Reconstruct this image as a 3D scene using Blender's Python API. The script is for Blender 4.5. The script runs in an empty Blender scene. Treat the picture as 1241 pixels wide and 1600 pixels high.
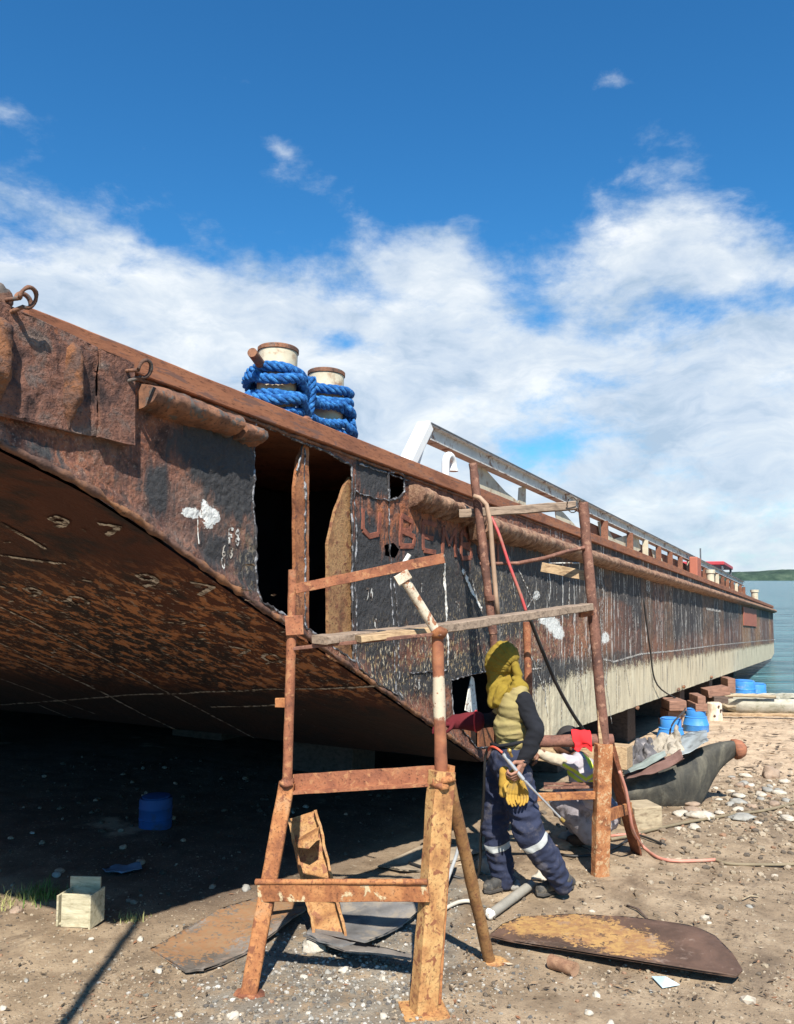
import bpy, bmesh, math, random
from math import sin, cos, pi, atan, atan2, tan, radians, hypot, sqrt, exp
from mathutils import Vector, Matrix, Quaternion, noise
from mathutils.geometry import delaunay_2d_cdt, intersect_point_tri_2d
random.seed(7)
SC = bpy.context.scene
COL = SC.collection
# ------------------------------------------------------------------ camera maths
F, CX, CY = 1300.0, 620.5, 800.0
PITCH = atan(105 / F)
CAM = Vector((0, 0, 1.7))
def ray(x, y):
    a = (x - CX) / F; b = (CY - y) / F
    return Vector((a, cos(PITCH) - b * sin(PITCH), sin(PITCH) + b * cos(PITCH))).normalized()
D = ray(1314, 989)                                  # the slip runs this way, down to the water
E_ = Vector((-D[1], D[0], 0)).normalized()          # across the slip, away from the yard
N = D.cross(E_)
if N.z < 0: N = -N
R3 = Matrix((D, E_, N)).transposed()                # local (s,t,w) -> world
def W(s, t, w=0): return D * s + E_ * t + N * w
def stw(p): return Vector((p.dot(D), p.dot(E_), p.dot(N)))
def hit(x, y, p0, n):
    r = ray(x, y); k = (p0 - CAM).dot(n) / r.dot(n); return CAM + r * k
def gp(x, y, w=0): return hit(x, y, N * w, N)       # a point of the yard
def gs(x, y, w=0): return stw(gp(x, y, w))
T0 = 2.523
def sp(x, y, t=0):                                  # a point of the barge's side, in barge coordinates
    q = stw(hit(x, y, W(0, T0 + t, 0), E_)); return Vector((q[0], t, q[2]))
def P(x, y, Y):                                     # a point at depth Y
    r = ray(x, y); return CAM + r * (Y / r.y)
def ppm(Y): return F / Y
# ------------------------------------------------------------------ noise
def fbm(p, o=4, h=1.0):
    return noise.fractal(p, h, 2.0, o, noise_basis='PERLIN_ORIGINAL')
def rnd(a, b): return random.uniform(a, b)
def sstep(a, b, x):
    if a == b: return 1.0 if x >= b else 0.0
    x = min(1, max(0, (x - a) / (b - a))); return x * x * (3 - 2 * x)
# ------------------------------------------------------------------ ground height
def ground_h(s, t):
    h = 0.035 * fbm(Vector((s * .35, t * .35, 0)), 3)
    near = sstep(22, 8, abs(s - 5)) * sstep(14, 6, abs(t))
    if near > 0: h += near * (.012 * fbm(Vector((s * 3.1, t * 3.1, 4)), 4) + .006 * fbm(Vector((s * 17, t * 17, 9)), 2))
    h *= sstep(0.0, .4, .1 + near) if near > .01 else 1
    # the shell heap under the canoe and along the blocks
    h += .05 * exp(-((s - 8.3) / 1.3) ** 2 - ((t - .5) / 1.1) ** 2)
    # unseen bank added behind the barge to keep light out beneath it
    h += 1.15 * sstep(12.0, 15.5, t) * sstep(34, 22, s)
    # the beach drops into the water
    if s > 20: h -= .16 * (s - 20) * sstep(20, 30, s)
    return h
def G(s, t, up=0): return W(s, t, ground_h(s, t) + up)
def gq(x, y, up=0):
    q = gs(x, y); return G(q[0], q[1], up)
# ------------------------------------------------------------------ mesh builder
class MB:
    def __init__(self): self.v = []; self.f = []; self.uv = None
    def add(self, vs, fs):
        o = len(self.v); self.v += [Vector(p) for p in vs]; self.f += [tuple(i + o for i in f) for f in fs]; return self
    def box(self, c, ax, sz, seg=1):
        X, Y, Z = [Vector(a).normalized() * (k / 2) for a, k in zip(ax, sz)]; c = Vector(c)
        vs = [c + X * i + Y * j + Z * k for i in (-1, 1) for j in (-1, 1) for k in (-1, 1)]
        return self.add(vs, [(0, 1, 3, 2), (4, 6, 7, 5), (0, 4, 5, 1), (2, 3, 7, 6), (0, 2, 6, 4), (1, 5, 7, 3)])
    def cbox(self, c, sz, rz=0): 
        return self.box(c, ((cos(rz), sin(rz), 0), (-sin(rz), cos(rz), 0), (0, 0, 1)), sz)
    def beam(self, p, q, w, h, up=(0, 0, 1), n=0, jag=0.0, seed=0, prof=None):
        """a bar from p to q; profile w across, h along up; n rings; jag roughens"""
        p = Vector(p); q = Vector(q); a = (q - p); L = a.length; a.normalize()
        u = Vector(up); u = (u - a * u.dot(a)).normalized(); s = a.cross(u).normalized()
        c = min(w, h) * .1
        pr = prof or [(-w/2+c, -h/2), (w/2-c, -h/2), (w/2, -h/2+c), (w/2, h/2-c), (w/2-c, h/2), (-w/2+c, h/2), (-w/2, h/2-c), (-w/2, -h/2+c)]
        n = n or max(2, int(L / .05)); k = len(pr); vs = []
        for i in range(n + 1):
            o = p + a * (L * i / n)
            for (x, y) in pr:
                g = o + s * x + u * y
                if jag: 
                    d = noise.noise_vector(g * 9 + Vector((seed, 0, 0))) * jag + noise.noise_vector(g * 31) * jag * .5
                    g = g + d
                vs.append(g)
        fs = [(i*k+j, i*k+(j+1) % k, (i+1)*k+(j+1) % k, (i+1)*k+j) for i in range(n) for j in range(k)]
        fs += [tuple(range(k))[::-1], tuple(n*k+j for j in range(k))]
        return self.add(vs, fs)
    def angle(self, p, q, w, h, th, up=(0, 0, 1), jag=.002):
        return self.beam(p, q, w, h, up, jag=jag, prof=[(-w/2, -h/2), (w/2, -h/2), (w/2, -h/2+th), (-w/2+th, -h/2+th), (-w/2+th, h/2), (-w/2, h/2)])
    def tube(self, pts, r, seg=12, cap=True, jag=0.0, fr=12, closed=False, sm=1):
        pts = [Vector(p) for p in pts]; n = len(pts)
        rs = r if isinstance(r, (list, tuple)) else [r] * n
        tan_ = []
        for i in range(n):
            if closed: t = pts[(i+1) % n] - pts[i-1]
            else: t = pts[min(i+1, n-1)] - pts[max(i-1, 0)]
            tan_.append(t.normalized() if t.length > 1e-9 else Vector((0, 0, 1)))
        u = tan_[0].orthogonal().normalized(); vs = []
        for i in range(n):
            t = tan_[i]; u = (u - t * u.dot(t)); u = u.normalized() if u.length > 1e-6 else t.orthogonal().normalized(); b = t.cross(u)
            for j in range(seg):
                a = 2 * pi * j / seg; d = u * cos(a) + b * sin(a); g = pts[i] + d * rs[i]
                if jag: g = g + d * jag * noise.noise(g * fr)*1.5
                vs.append(g)
        m = n if closed else n - 1
        fs = [(i*seg+j, i*seg+(j+1) % seg, ((i+1) % n)*seg+(j+1) % seg, ((i+1) % n)*seg+j) for i in range(m) for j in range(seg)]
        if cap and not closed: fs += [tuple(range(seg))[::-1], tuple((n-1)*seg+j for j in range(seg))]
        return self.add(vs, fs)
    def pipe(self, p, q, r, jag=.0, seg=14, n=0, r2=None, fr=12):
        p = Vector(p); q = Vector(q); n = n or max(2, int((q - p).length / .05)); r2 = r if r2 is None else r2
        return self.tube([p.lerp(q, i / n) for i in range(n + 1)], [r + (r2 - r) * i / n for i in range(n + 1)], seg, jag=jag, fr=fr)
    def prism(self, pts, th):
        """flat polygon pts (3-D, planar) given a thickness vector th"""
        pts = [Vector(p) for p in pts]; th = Vector(th); k = len(pts)
        return self.add(pts + [p + th for p in pts], [tuple(range(k)), tuple(range(2*k-1, k-1, -1))] + [(i, i+k, (i+1) % k + k, (i+1) % k) for i in range(k)])
    def lathe(self, c, ax, prof, seg=24):
        """prof = [(radius, height)...] round axis ax at c"""
        ax = Vector(ax).normalized(); u = ax.orthogonal().normalized(); b = ax.cross(u); c = Vector(c); vs = []
        for (r, h) in prof:
            for j in range(seg):
                a = 2 * pi * j / seg; vs.append(c + ax * h + (u * cos(a) + b * sin(a)) * r)
        fs = [(i*seg+j, i*seg+(j+1) % seg, (i+1)*seg+(j+1) % seg, (i+1)*seg+j) for i in range(len(prof)-1) for j in range(seg)]
        fs += [tuple(range(seg))[::-1], tuple((len(prof)-1)*seg+j for j in range(seg))]
        return self.add(vs, fs)
    def rock(self, c, r, sq=(1, 1, 1), rot=0, rough=.35, sub=2, seed=0):
        bm = bmesh.new(); bmesh.ops.create_icosphere(bm, subdivisions=sub, radius=1)
        cr, sr = cos(rot), sin(rot); vs = []
        for v in bm.verts:
            p = v.co; k = 1 + rough * noise.noise(p * 1.3 + Vector((seed * 7.1, seed, 0))) + rough * .4 * noise.noise(p * 3.5 + Vector((seed, 3, 1)))
            p = Vector((p.x * sq[0], p.y * sq[1], p.z * sq[2])) * (k * r); vs.append(Vector(c) + Vector((p.x*cr - p.y*sr, p.x*sr + p.y*cr, p.z)))
        fs = [tuple(v.index for v in f.verts) for f in bm.faces]; bm.free(); return self.add(vs, fs)
    def grid(self, fn, us, vs_, mask=None):
        nu, nv = len(us), len(vs_)
        return self.add([fn(u, v) for u in us for v in vs_], [(i*nv+j, (i+1)*nv+j, (i+1)*nv+j+1, i*nv+j+1) for i in range(nu-1) for j in range(nv-1)])
    def rough(self, amp, fr, o=2, seed=0):
        self.v = [p + noise.noise_vector(p * fr + Vector((seed, seed, 0))) * amp for p in self.v]; return self
    def build(self, name, mat, parent=None, loc=None, smooth=False, bevel=0, sub=0):
        if parent is not None and loc is None: loc = Vector(parent.get('_o', (0, 0, 0)))
        if parent is None and loc is None:
            loc = base_of(self.v)
        loc = Vector(loc)
        me = bpy.data.meshes.new(name); me.from_pydata([tuple(p - loc) for p in self.v], [], self.f); me.validate(); me.update()
        bm = bmesh.new(); bm.from_mesh(me); bmesh.ops.recalc_face_normals(bm, faces=bm.faces) if not getattr(self, 'open', False) else None; bm.to_mesh(me); bm.free()
        if smooth is True: me.shade_smooth()
        elif smooth: me.shade_smooth(); me.set_sharp_from_angle(angle=radians(smooth))
        me.materials.append(mat); o = bpy.data.objects.new(name, me); COL.objects.link(o)
        if parent is not None: o.parent = parent
        else: o.location = loc
        if bevel:
            b = o.modifiers.new('bevel', 'BEVEL'); b.width = bevel; b.segments = 2; b.limit_method = 'ANGLE'
        if sub:
            b = o.modifiers.new('sub', 'SUBSURF'); b.levels = b.render_levels = sub
        return o
def base_of(vs):
    n = len(vs); return Vector((sum(p[0] for p in vs) / n, sum(p[1] for p in vs) / n, min(p[2] for p in vs)))
def tag(o, label=None, cat=None, group=None, kind=None):
    for k, x in (('label', label), ('category', cat), ('group', group), ('kind', kind)):
        if x: o[k] = x
    return o
def thing(name, loc, label, cat, group=None):
    o = bpy.data.objects.new(name, None); COL.objects.link(o); o.location = loc; o['_o'] = tuple(loc); o.empty_display_size = .1
    return tag(o, label, cat, group)
def copy_tree(o, parent=None):
    c = o.copy(); COL.objects.link(c); c.parent = parent
    for ch in list(o.children): copy_tree(ch, c)
    return c
# ------------------------------------------------------------------ materials
class NT:
    def __init__(self, tree): self.t = tree; self.n = tree.nodes; self.l = tree.links
    def node(self, ty, **kw):
        n = self.n.new(ty)
        for k, v in kw.items(): setattr(n, k, v)
        return n
    def put(self, sock, v):
        if isinstance(v, bpy.types.NodeSocket): self.l.new(v, sock)
        elif v is not None:
            if sock.type == 'RGBA' and len(v) == 3: v = (*v, 1)
            sock.default_value = v
    def m(self, op, a, b=None, c=None, clamp=False):
        n = self.node('ShaderNodeMath', operation=op, use_clamp=clamp)
        for i, x in enumerate((a, b, c)): 
            if x is not None: self.put(n.inputs[i], x)
        return n.outputs[0]
    def mix(self, f, a, b, blend='MIX'):
        n = self.node('ShaderNodeMix', data_type='RGBA', blend_type=blend)
        self.put(n.inputs[0], f); self.put(n.inputs[6], a); self.put(n.inputs[7], b); return n.outputs[2]
    def ramp(self, f, stops, interp='LINEAR'):
        n = self.node('ShaderNodeValToRGB'); self.put(n.inputs[0], f); cr = n.color_ramp; cr.interpolation = interp
        while len(cr.elements) < len(stops): cr.elements.new(.5)
        for e, (p, c) in zip(cr.elements, stops):
            e.position = p; e.color = (c, c, c, 1) if isinstance(c, (int, float)) else (*c, 1)
        return n.outputs[0]
    def step(self, a, b, x):
        n = self.node('ShaderNodeMapRange', interpolation_type='SMOOTHSTEP'); self.put(n.inputs[0], x); self.put(n.inputs[1], a); self.put(n.inputs[2], b); return n.outputs[0]
    def coord(self, scale=(1, 1, 1), loc=(0, 0, 0), kind='Object', rot=(0, 0, 0)):
        tc = self.node('ShaderNodeTexCoord'); mp = self.node('ShaderNodeMapping'); self.l.new(tc.outputs[kind], mp.inputs[0])
        mp.inputs[1].default_value = loc; mp.inputs[2].default_value = rot; mp.inputs[3].default_value = scale; return mp.outputs[0]
    def noise(self, vec, scale, detail=4, rough=.55, dist=0, col=False):
        n = self.node('ShaderNodeTexNoise'); self.put(n.inputs['Vector'], vec); n.inputs['Scale'].default_value = scale
        n.inputs['Detail'].default_value = detail; n.inputs['Roughness'].default_value = rough; n.inputs['Distortion'].default_value = dist
        return n.outputs[1 if col else 0]
    def vor(self, vec, scale, feature='F1', out=0, rand=1):
        n = self.node('ShaderNodeTexVoronoi', feature=feature); self.put(n.inputs['Vector'], vec); n.inputs['Scale'].default_value = scale
        n.inputs['Randomness'].default_value = rand; return n.outputs[out]
    def attr(self, name):
        n = self.node('ShaderNodeAttribute', attribute_name=name); return n.outputs['Fac']
    def bump(self, h, strength=.5, dist=.01, prev=None):
        n = self.node('ShaderNodeBump'); n.inputs['Strength'].default_value = strength; n.inputs['Distance'].default_value = dist
        self.put(n.inputs['Height'], h)
        if prev is not None: self.put(n.inputs['Normal'], prev)
        return n.outputs[0]
    def sep(self, v):
        n = self.node('ShaderNodeSeparateXYZ'); self.put(n.inputs[0], v); return n.outputs
    def comb(self, x, y, z):
        n = self.node('ShaderNodeCombineXYZ'); [self.put(n.inputs[i], v) for i, v in enumerate((x, y, z))]; return n.outputs[0]
def mat(name):
    m = bpy.data.materials.new(name); m.use_nodes = True; m.node_tree.nodes.clear(); t = NT(m.node_tree)
    o = t.node('ShaderNodeOutputMaterial'); b = t.node('ShaderNodeBsdfPrincipled'); t.l.new(b.outputs[0], o.inputs[0]); t.b = b; t.mat = m
    b.inputs['Specular IOR Level'].default_value = .35
    return t
def fin(t, col, rough=.8, normal=None, metal=0):
    t.put(t.b.inputs['Base Color'], col); t.put(t.b.inputs['Roughness'], rough); t.put(t.b.inputs['Metallic'], metal)
    if normal is not None: t.put(t.b.inputs['Normal'], normal)
    return t.mat
def m_rust(name, cols, sc=7, fleck=None, bs=.6, bd=.006, stretch=(1, 1, 1), paint=None, pt=(.52, .6)):
    """rusty steel: cols dark..light; fleck a second colour in hard flakes; paint a remaining coat"""
    t = mat(name); v = t.coord(stretch); a = t.noise(v, sc, 6, .62, .3); k = len(cols)
    c = t.ramp(a, [(.3 + .42 * i / (k - 1), x) for i, x in enumerate(cols)])
    f = t.noise(v, sc * 9, 4, .7); c = t.mix(t.step(.5, .75, f), c, tuple(x * .45 for x in cols[0]))
    g = t.noise(v, sc * 2.7, 5, .6, .5)
    if fleck: c = t.mix(t.step(.56, .62, g), c, fleck)
    rough = t.ramp(g, [(.3, .92), (.7, .68)])
    if paint:
        pm = t.step(pt[0], pt[1], t.noise(t.coord(stretch, (5, 3, 1)), sc * .8, 6, .65, .4)); c = t.mix(pm, c, paint)
    h = t.m('ADD', t.m('MULTIPLY', a, .6), t.m('ADD', t.m('MULTIPLY', f, .25), t.m('MULTIPLY', g, .6)))
    if paint: h = t.m('ADD', h, t.m('MULTIPLY', pm, .3))
    return fin(t, c, rough, t.bump(h, bs, bd))
def m_plain(name, col, rough=.6, var=.25, sc=8, bs=.15, bd=.003, dirt=None, dsc=5, dth=(.5, .7), stretch=(1, 1, 1), metal=0):
    t = mat(name); v = t.coord(stretch); a = t.noise(v, sc, 5, .6)
    c = t.ramp(a, [(.3, tuple(x * (1 - var) for x in col)), (.7, tuple(min(1, x * (1 + var)) for x in col))])
    if dirt: c = t.mix(t.step(dth[0], dth[1], t.noise(v, dsc, 6, .68, .3)), c, dirt)
    return fin(t, c, rough, t.bump(t.noise(v, sc * 6, 4, .6), bs, bd), metal)
def m_cloth(name, col, var=.15, wr=9, bd=.012, dirt=None, st=(1, 1, 1), rough=.95):
    t = mat(name); v = t.coord(st); a = t.noise(v, 5, 4, .6); c = t.ramp(a, [(.3, tuple(x * (1 - var) for x in col)), (.7, tuple(x * (1 + var) for x in col))])
    if dirt: c = t.mix(t.m('MULTIPLY', t.step(.48, .7, t.noise(v, 11, 5, .65)), .8), c, dirt)
    w = t.noise(v, wr, 3, .5, .6); weave = t.noise(v, 260, 2, .5)
    n = t.bump(weave, .15, .002, t.bump(w, .7, bd)); 
    return fin(t, c, rough, n)
def m_wood(name, col, dark, axis='x', sc=6, bd=.004):
    t = mat(name); st = {'x': (1, 9, 9), 'y': (9, 1, 9), 'z': (9, 9, 1)}[axis]; v = t.coord(st); a = t.noise(v, sc * .7, 6, .65, .6)
    c = t.ramp(a, [(.3, dark), (.5, col), (.72, tuple(min(1, x * 1.35) for x in col))])
    d = t.noise(t.coord(), 9, 5, .6); c = t.mix(t.m('MULTIPLY', t.step(.5, .75, d), .6), c, dark)
    return fin(t, c, .85, t.bump(a, .7, bd))
# ------------------------------------------------------------------ camera, light, sky
cam = bpy.data.cameras.new('camera'); co = bpy.data.objects.new('camera', cam); COL.objects.link(co); SC.camera = co
cam.sensor_fit = 'VERTICAL'; cam.sensor_height = 32.0; cam.lens = 32.0 * F / 1600.0; cam.clip_start = .05; cam.clip_end = 20000
co.location = CAM; co.rotation_euler = (pi / 2 + PITCH, 0, 0)
SUNV = (D * .84 + E_ * .48 - N * 1.0).normalized()
sun = bpy.data.lights.new('sun', 'SUN'); sun.energy = 5.0; sun.angle = radians(.53); sun.color = (1, .94, .85)
so = bpy.data.objects.new('sun', sun); COL.objects.link(so); so.rotation_euler = SUNV.to_track_quat('-Z', 'Y').to_euler(); so.location = (-6, -8, 12)
EL = math.asin(-SUNV.z); AZ = atan2(-SUNV.x, -SUNV.y)
w = bpy.data.worlds.new('World'); SC.world = w; w.use_nodes = True; w.node_tree.nodes.clear(); t = NT(w.node_tree)
wo = t.node('ShaderNodeOutputWorld'); bg = t.node('ShaderNodeBackground'); t.l.new(bg.outputs[0], wo.inputs[0]); bg.inputs[1].default_value = .075
sky = t.node('ShaderNodeTexSky', sky_type='NISHITA'); sky.sun_disc = False; sky.sun_elevation = EL; sky.sun_rotation = AZ; sky.air_density = 1.0; sky.dust_density = .4; sky.ozone_density = 2.5
d = t.node('ShaderNodeTexCoord').outputs['Generated']; x, y, z = t.sep(d)
az = t.m('ARCTAN2', x, y); el = t.m('ARCSINE', z)
def azel(px, py):
    r = ray(px, py); return atan2(r.x, r.y), math.asin(r.z)
# warp the lookup so that cloud edges billow
vec0 = t.comb(az, t.m('MULTIPLY', el, 1.5), 0)
wn = t.noise(vec0, 3.2, 5, .55, 0, True); wx, wy, wz = t.sep(wn)
azw = t.m('ADD', az, t.m('MULTIPLY', t.m('SUBTRACT', wx, .5), .16)); elw = t.m('ADD', el, t.m('MULTIPLY', t.m('SUBTRACT', wy, .5), .13))
def blob(px, py, rx, ry, wgt, rot=0, warp=True):
    a0, e0 = azel(px, py); A = t.m('SUBTRACT', azw if warp else az, a0); B = t.m('SUBTRACT', elw if warp else el, e0); c_, s_ = cos(rot), sin(rot)
    u = t.m('ADD', t.m('MULTIPLY', A, c_), t.m('MULTIPLY', B, s_)); v_ = t.m('SUBTRACT', t.m('MULTIPLY', B, c_), t.m('MULTIPLY', A, s_))
    q = t.m('ADD', t.m('POWER', t.m('MULTIPLY', u, F / rx), 2), t.m('POWER', t.m('MULTIPLY', v_, F / ry), 2))
    return t.m('MULTIPLY', t.m('EXPONENT', t.m('MULTIPLY', q, -1)), wgt)
e_lo = azel(620, 520)[1]; e_hi = azel(620, 330)[1]
bias = t.m('SUBTRACT', 1.0, t.step(e_lo, e_hi, elw))
for b_ in [(40, 300, 230, 70, .5, -.25), (20, 170, 90, 30, .33, 0), (700, 385, 60, 60, .45, 0), (620, 400, 130, 50, .3, 0), (1060, 300, 130, 90, .58, .2), (1040, 370, 160, 60, .3, 0),
           (935, 130, 50, 22, .42, .2), (420, 250, 60, 18, .40, -.5), (470, 315, 70, 18, .42, -.2), (385, 122, 40, 12, .33, -.2), (570, 365, 30, 22, .3, 0), (430, 90, 30, 12, .2, 0),
           (880, 500, 120, 38, -.42, -.2), (1120, 480, 190, 30, -.42, .05), (960, 250, 60, 120, -.15, 0), (545, 540, 42, 26, -.42, 0), (830, 705, 60, 26, -.45, 0), (1180, 620, 60, 20, -.2, 0), (940, 600, 90, 20, -.25, -.1), (700, 560, 110, 50, .3, 0), (60, 470, 90, 30, .15, 0), (230, 350, 60, 16, -.2, -.3)]:
    bias = t.m('ADD', bias, blob(*b_))
bias = t.m('SUBTRACT', bias, t.m('MULTIPLY', t.step(.75, 1.25, t.m('ABSOLUTE', az)), .9))   # clouds over the water; unseen sky emptied to weaken fill on the hull
n1 = t.noise(vec0, 5.5, 11, .63, .25); n2 = t.noise(t.comb(az, t.m('MULTIPLY', el, 2.0), 3.3), 13, 10, .66, .15)
nn = t.m('ADD', t.m('MULTIPLY', n1, .65), t.m('MULTIPLY', n2, .35))
cov = t.step(.16, .62, t.m('ADD', t.m('MULTIPLY', bias, .64), t.m('MULTIPLY', t.m('SUBTRACT', nn, .5), 1.7)))
cov = t.m('MULTIPLY', cov, .95)
n3 = t.noise(t.comb(azw, t.m('MULTIPLY', elw, 2.2), 8.1), 7.5, 10, .62, .2)
shade = t.m('ADD', n3, t.m('MULTIPLY', t.m('SUBTRACT', cov, .8), .1))
ccol = t.ramp(shade, [(.34, (3.7, 4.7, 5.9)), (.45, (5.0, 5.8, 6.8)), (.56, (6.1, 6.7, 7.3)), (.68, (7.6, 7.9, 8.1))])
hs = t.node('ShaderNodeHueSaturation'); hs.inputs['Saturation'].default_value = 1.22; hs.inputs['Value'].default_value = .92; t.put(hs.inputs['Color'], sky.outputs[0])
skc = t.mix(1.0, hs.outputs[0], (.58, 1.18, 1.38), 'MULTIPLY')
t.put(bg.inputs[0], t.mix(cov, skc, ccol))
SC.view_settings.view_transform = 'Standard'; SC.view_settings.look = 'None'; SC.view_settings.exposure = .80; SC.view_settings.gamma = 1
# ------------------------------------------------------------------ ground
t = mat('ground_mat'); v = t.coord(); gx, gy, gz = t.sep(v)
big = t.noise(v, .55, 5, .6, .4); mid = t.noise(v, 3.2, 6, .65, .3); fine = t.noise(v, 38, 5, .7); vf = t.noise(v, 140, 3, .7)
sand = t.ramp(mid, [(.3, (.165, .118, .073)), (.5, (.285, .210, .135)), (.7, (.42, .32, .21))])
drysand = t.ramp(mid, [(.3, (.34, .24, .155)), (.6, (.56, .42, .28))])
grey = t.ramp(mid, [(.3, (.11, .10, .083)), (.7, (.27, .245, .20))])
dark_soil = t.ramp(mid, [(.3, (.045, .031, .022)), (.7, (.13, .09, .065))])
# crushed grey coral by the trestle
def gblob(s, tt, rs, rt):
    q = t.m('ADD', t.m('POWER', t.m('MULTIPLY', t.m('SUBTRACT', gx, s), 1 / rs), 2), t.m('POWER', t.m('MULTIPLY', t.m('SUBTRACT', gy, tt), 1 / rt), 2)); return t.m('EXPONENT', t.m('MULTIPLY', q, -1))
gm = t.m('ADD', t.m('ADD', gblob(3.7, 2.2, .75, .6), gblob(3.0, 2.0, .5, .5)), gblob(4.9, 2.4, .8, .35))
gm = t.step(.42, .62, t.m('ADD', t.m('MULTIPLY', gm, .7), t.m('MULTIPLY', t.m('SUBTRACT', big, .3), .8)))
c = t.mix(t.step(10.5, 13.5, t.m('ADD', gx, t.m('MULTIPLY', big, 3))), sand, drysand)
gm = t.m('MULTIPLY', gm, t.step(.36, .54, t.noise(v, 7, 5, .65)))
c = t.mix(t.m('MULTIPLY', gm, .8), c, grey)
c = t.mix(t.m('MULTIPLY', t.step(2.9, 3.9, t.m('ADD', gy, t.m('MULTIPLY', mid, .5))), t.step(3.1, 4.4, gx)), c, dark_soil)  # darker ground tone from the barge's side inward
# brown stains
c = t.mix(t.m('MULTIPLY', t.step(.55, .68, t.noise(t.coord((1, 1.8, 1), (3, 1, 0)), 1.3, 6, .65)), .6), c, (.11, .07, .042))
# pale shell chips and dark bits in the surface
def chips(sc, lo, hi):
    n = t.node('ShaderNodeTexVoronoi', feature='F1'); t.put(n.inputs['Vector'], v); n.inputs['Scale'].default_value = sc
    r = t.sep(n.outputs['Color'])[0]
    return t.m('MULTIPLY', t.m('LESS_THAN', n.outputs['Distance'], .33), t.m('GREATER_THAN', r, lo)), r
c1, r1 = chips(75, .80, 1); c2, r2 = chips(34, .91, 1); c3, r3 = chips(52, .9, 1)
dens = t.step(.38, .6, t.m('ADD', mid, t.m('MULTIPLY', gm, .12)))
c = t.mix(t.m('MULTIPLY', c1, t.m('MULTIPLY', dens, .5)), c, (.42, .36, .27)); c = t.mix(t.m('MULTIPLY', c2, .35), c, (.46, .40, .31))
c = t.mix(t.m('MULTIPLY', c3, .6), c, (.05, .04, .03))
c = t.mix(t.m('MULTIPLY', t.step(.5, .8, fine), .5), c, (.07, .05, .035))
rut = t.noise(t.coord((.6, 2.2, 1), (1, 7, 0), rot=(0, 0, .5)), 1.6, 7, .68, .6); c = t.mix(t.m('MULTIPLY', t.step(.53, .66, rut), .5), c, (.10, .07, .048)); c = t.mix(t.m('MULTIPLY', t.step(.60, .70, t.noise(t.coord((1, 1, 1), (8, 2, 0)), .9, 6, .66)), .55), c, (.46, .38, .27))
h = t.m('ADD', t.m('ADD', t.m('MULTIPLY', fine, .8), t.m('MULTIPLY', vf, .35)), t.m('ADD', t.m('MULTIPLY', c1, .35), t.m('MULTIPLY', c2, .5)))
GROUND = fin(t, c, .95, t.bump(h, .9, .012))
def graded(a, b, fine_a, fine_b, st, g=1.25):
    xs = []; x = fine_a
    while x < fine_b: xs.append(x); x += st
    k = st; 
    while x < b: xs.append(x); k *= g; x += k
    xs.append(b); k = st; x = fine_a - st
    while x > a: xs.insert(0, x); k *= g; x -= k
    xs.insert(0, a); return xs
m = MB(); us = graded(-300, 120, 1.6, 9.5, .04, 1.12); vs = graded(-400, 400, -1.2, 4.6, .04, 1.12)
m.grid(lambda s, tt: Vector((s, tt, ground_h(s, tt))), us, vs)
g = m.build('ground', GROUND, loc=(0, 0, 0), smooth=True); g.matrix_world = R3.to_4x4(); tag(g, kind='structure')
# ------------------------------------------------------------------ water
t = mat('water_mat'); v = t.coord((1, 1, 1)); 
wv = t.noise(t.coord((.55, 1.6, 1), rot=(0, 0, .15)), .9, 6, .6, .5); w2 = t.noise(v, .06, 4, .6)
c = t.mix(t.step(.35, .65, t.noise(t.coord((.25, 1.4, 1), rot=(0, 0, .15)), .5, 6, .65, .4)), (.016, .075, .10), (.085, .20, .22)); 
t.b.inputs['IOR'].default_value = 1.33
WATER = fin(t, c, .16, t.bump(wv, 1.0, .9))
WZ = -1.62
m = MB(); m.add([(-3000, -200, WZ), (9000, -200, WZ), (9000, 9000, WZ), (-3000, 9000, WZ)], [(0, 1, 2, 3)]); o = m.build('water', WATER, loc=(0, 0, WZ)); tag(o, kind='structure')
# ------------------------------------------------------------------ far shore
t = mat('far_shore_mat'); v = t.coord(); a = t.noise(v, .035, 7, .7); c = t.ramp(a, [(.35, (.016, .034, .026)), (.55, (.038, .066, .045)), (.7, (.08, .11, .075))])
SHORE = fin(t, c, 1.0, t.bump(t.noise(v, .12, 5, .7), 1, 3))
m = MB(); nx = 420; L = []
for i in range(nx + 1):
    X = -1500 + 4200 * i / nx; Y = 1900 + 60 * sin(X * .004)
    hgt = (17 + 9 * sstep(600, 1300, X) + 8 * fbm(Vector((X * .004, 0, 0)), 3) + 5.0 * fbm(Vector((X * .05, 3, 0)), 4))
    L.append((X, Y, max(4, hgt)))
vs = []
for (X, Y, hh) in L:
    for k, (dy, fz) in enumerate([(-14, 0), (-8, .28), (2, .62), (25, .9), (50, 1), (120, .95), (300, .5)]):
        p = Vector((X, Y + dy, 0)); vs.append((X, Y + dy, WZ - .3 + hh * fz * (1 + .16 * noise.noise(Vector((X * .09, k * 3.1, 1)))) if k else WZ - 1))
m.add(vs, [(i*7+j, (i+1)*7+j, (i+1)*7+j+1, i*7+j+1) for i in range(nx) for j in range(6)])
m.open = True
o = m.build('far_wooded_shore', SHORE, loc=(1000, 1900, WZ), smooth=True); tag(o, kind='structure')
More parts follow.
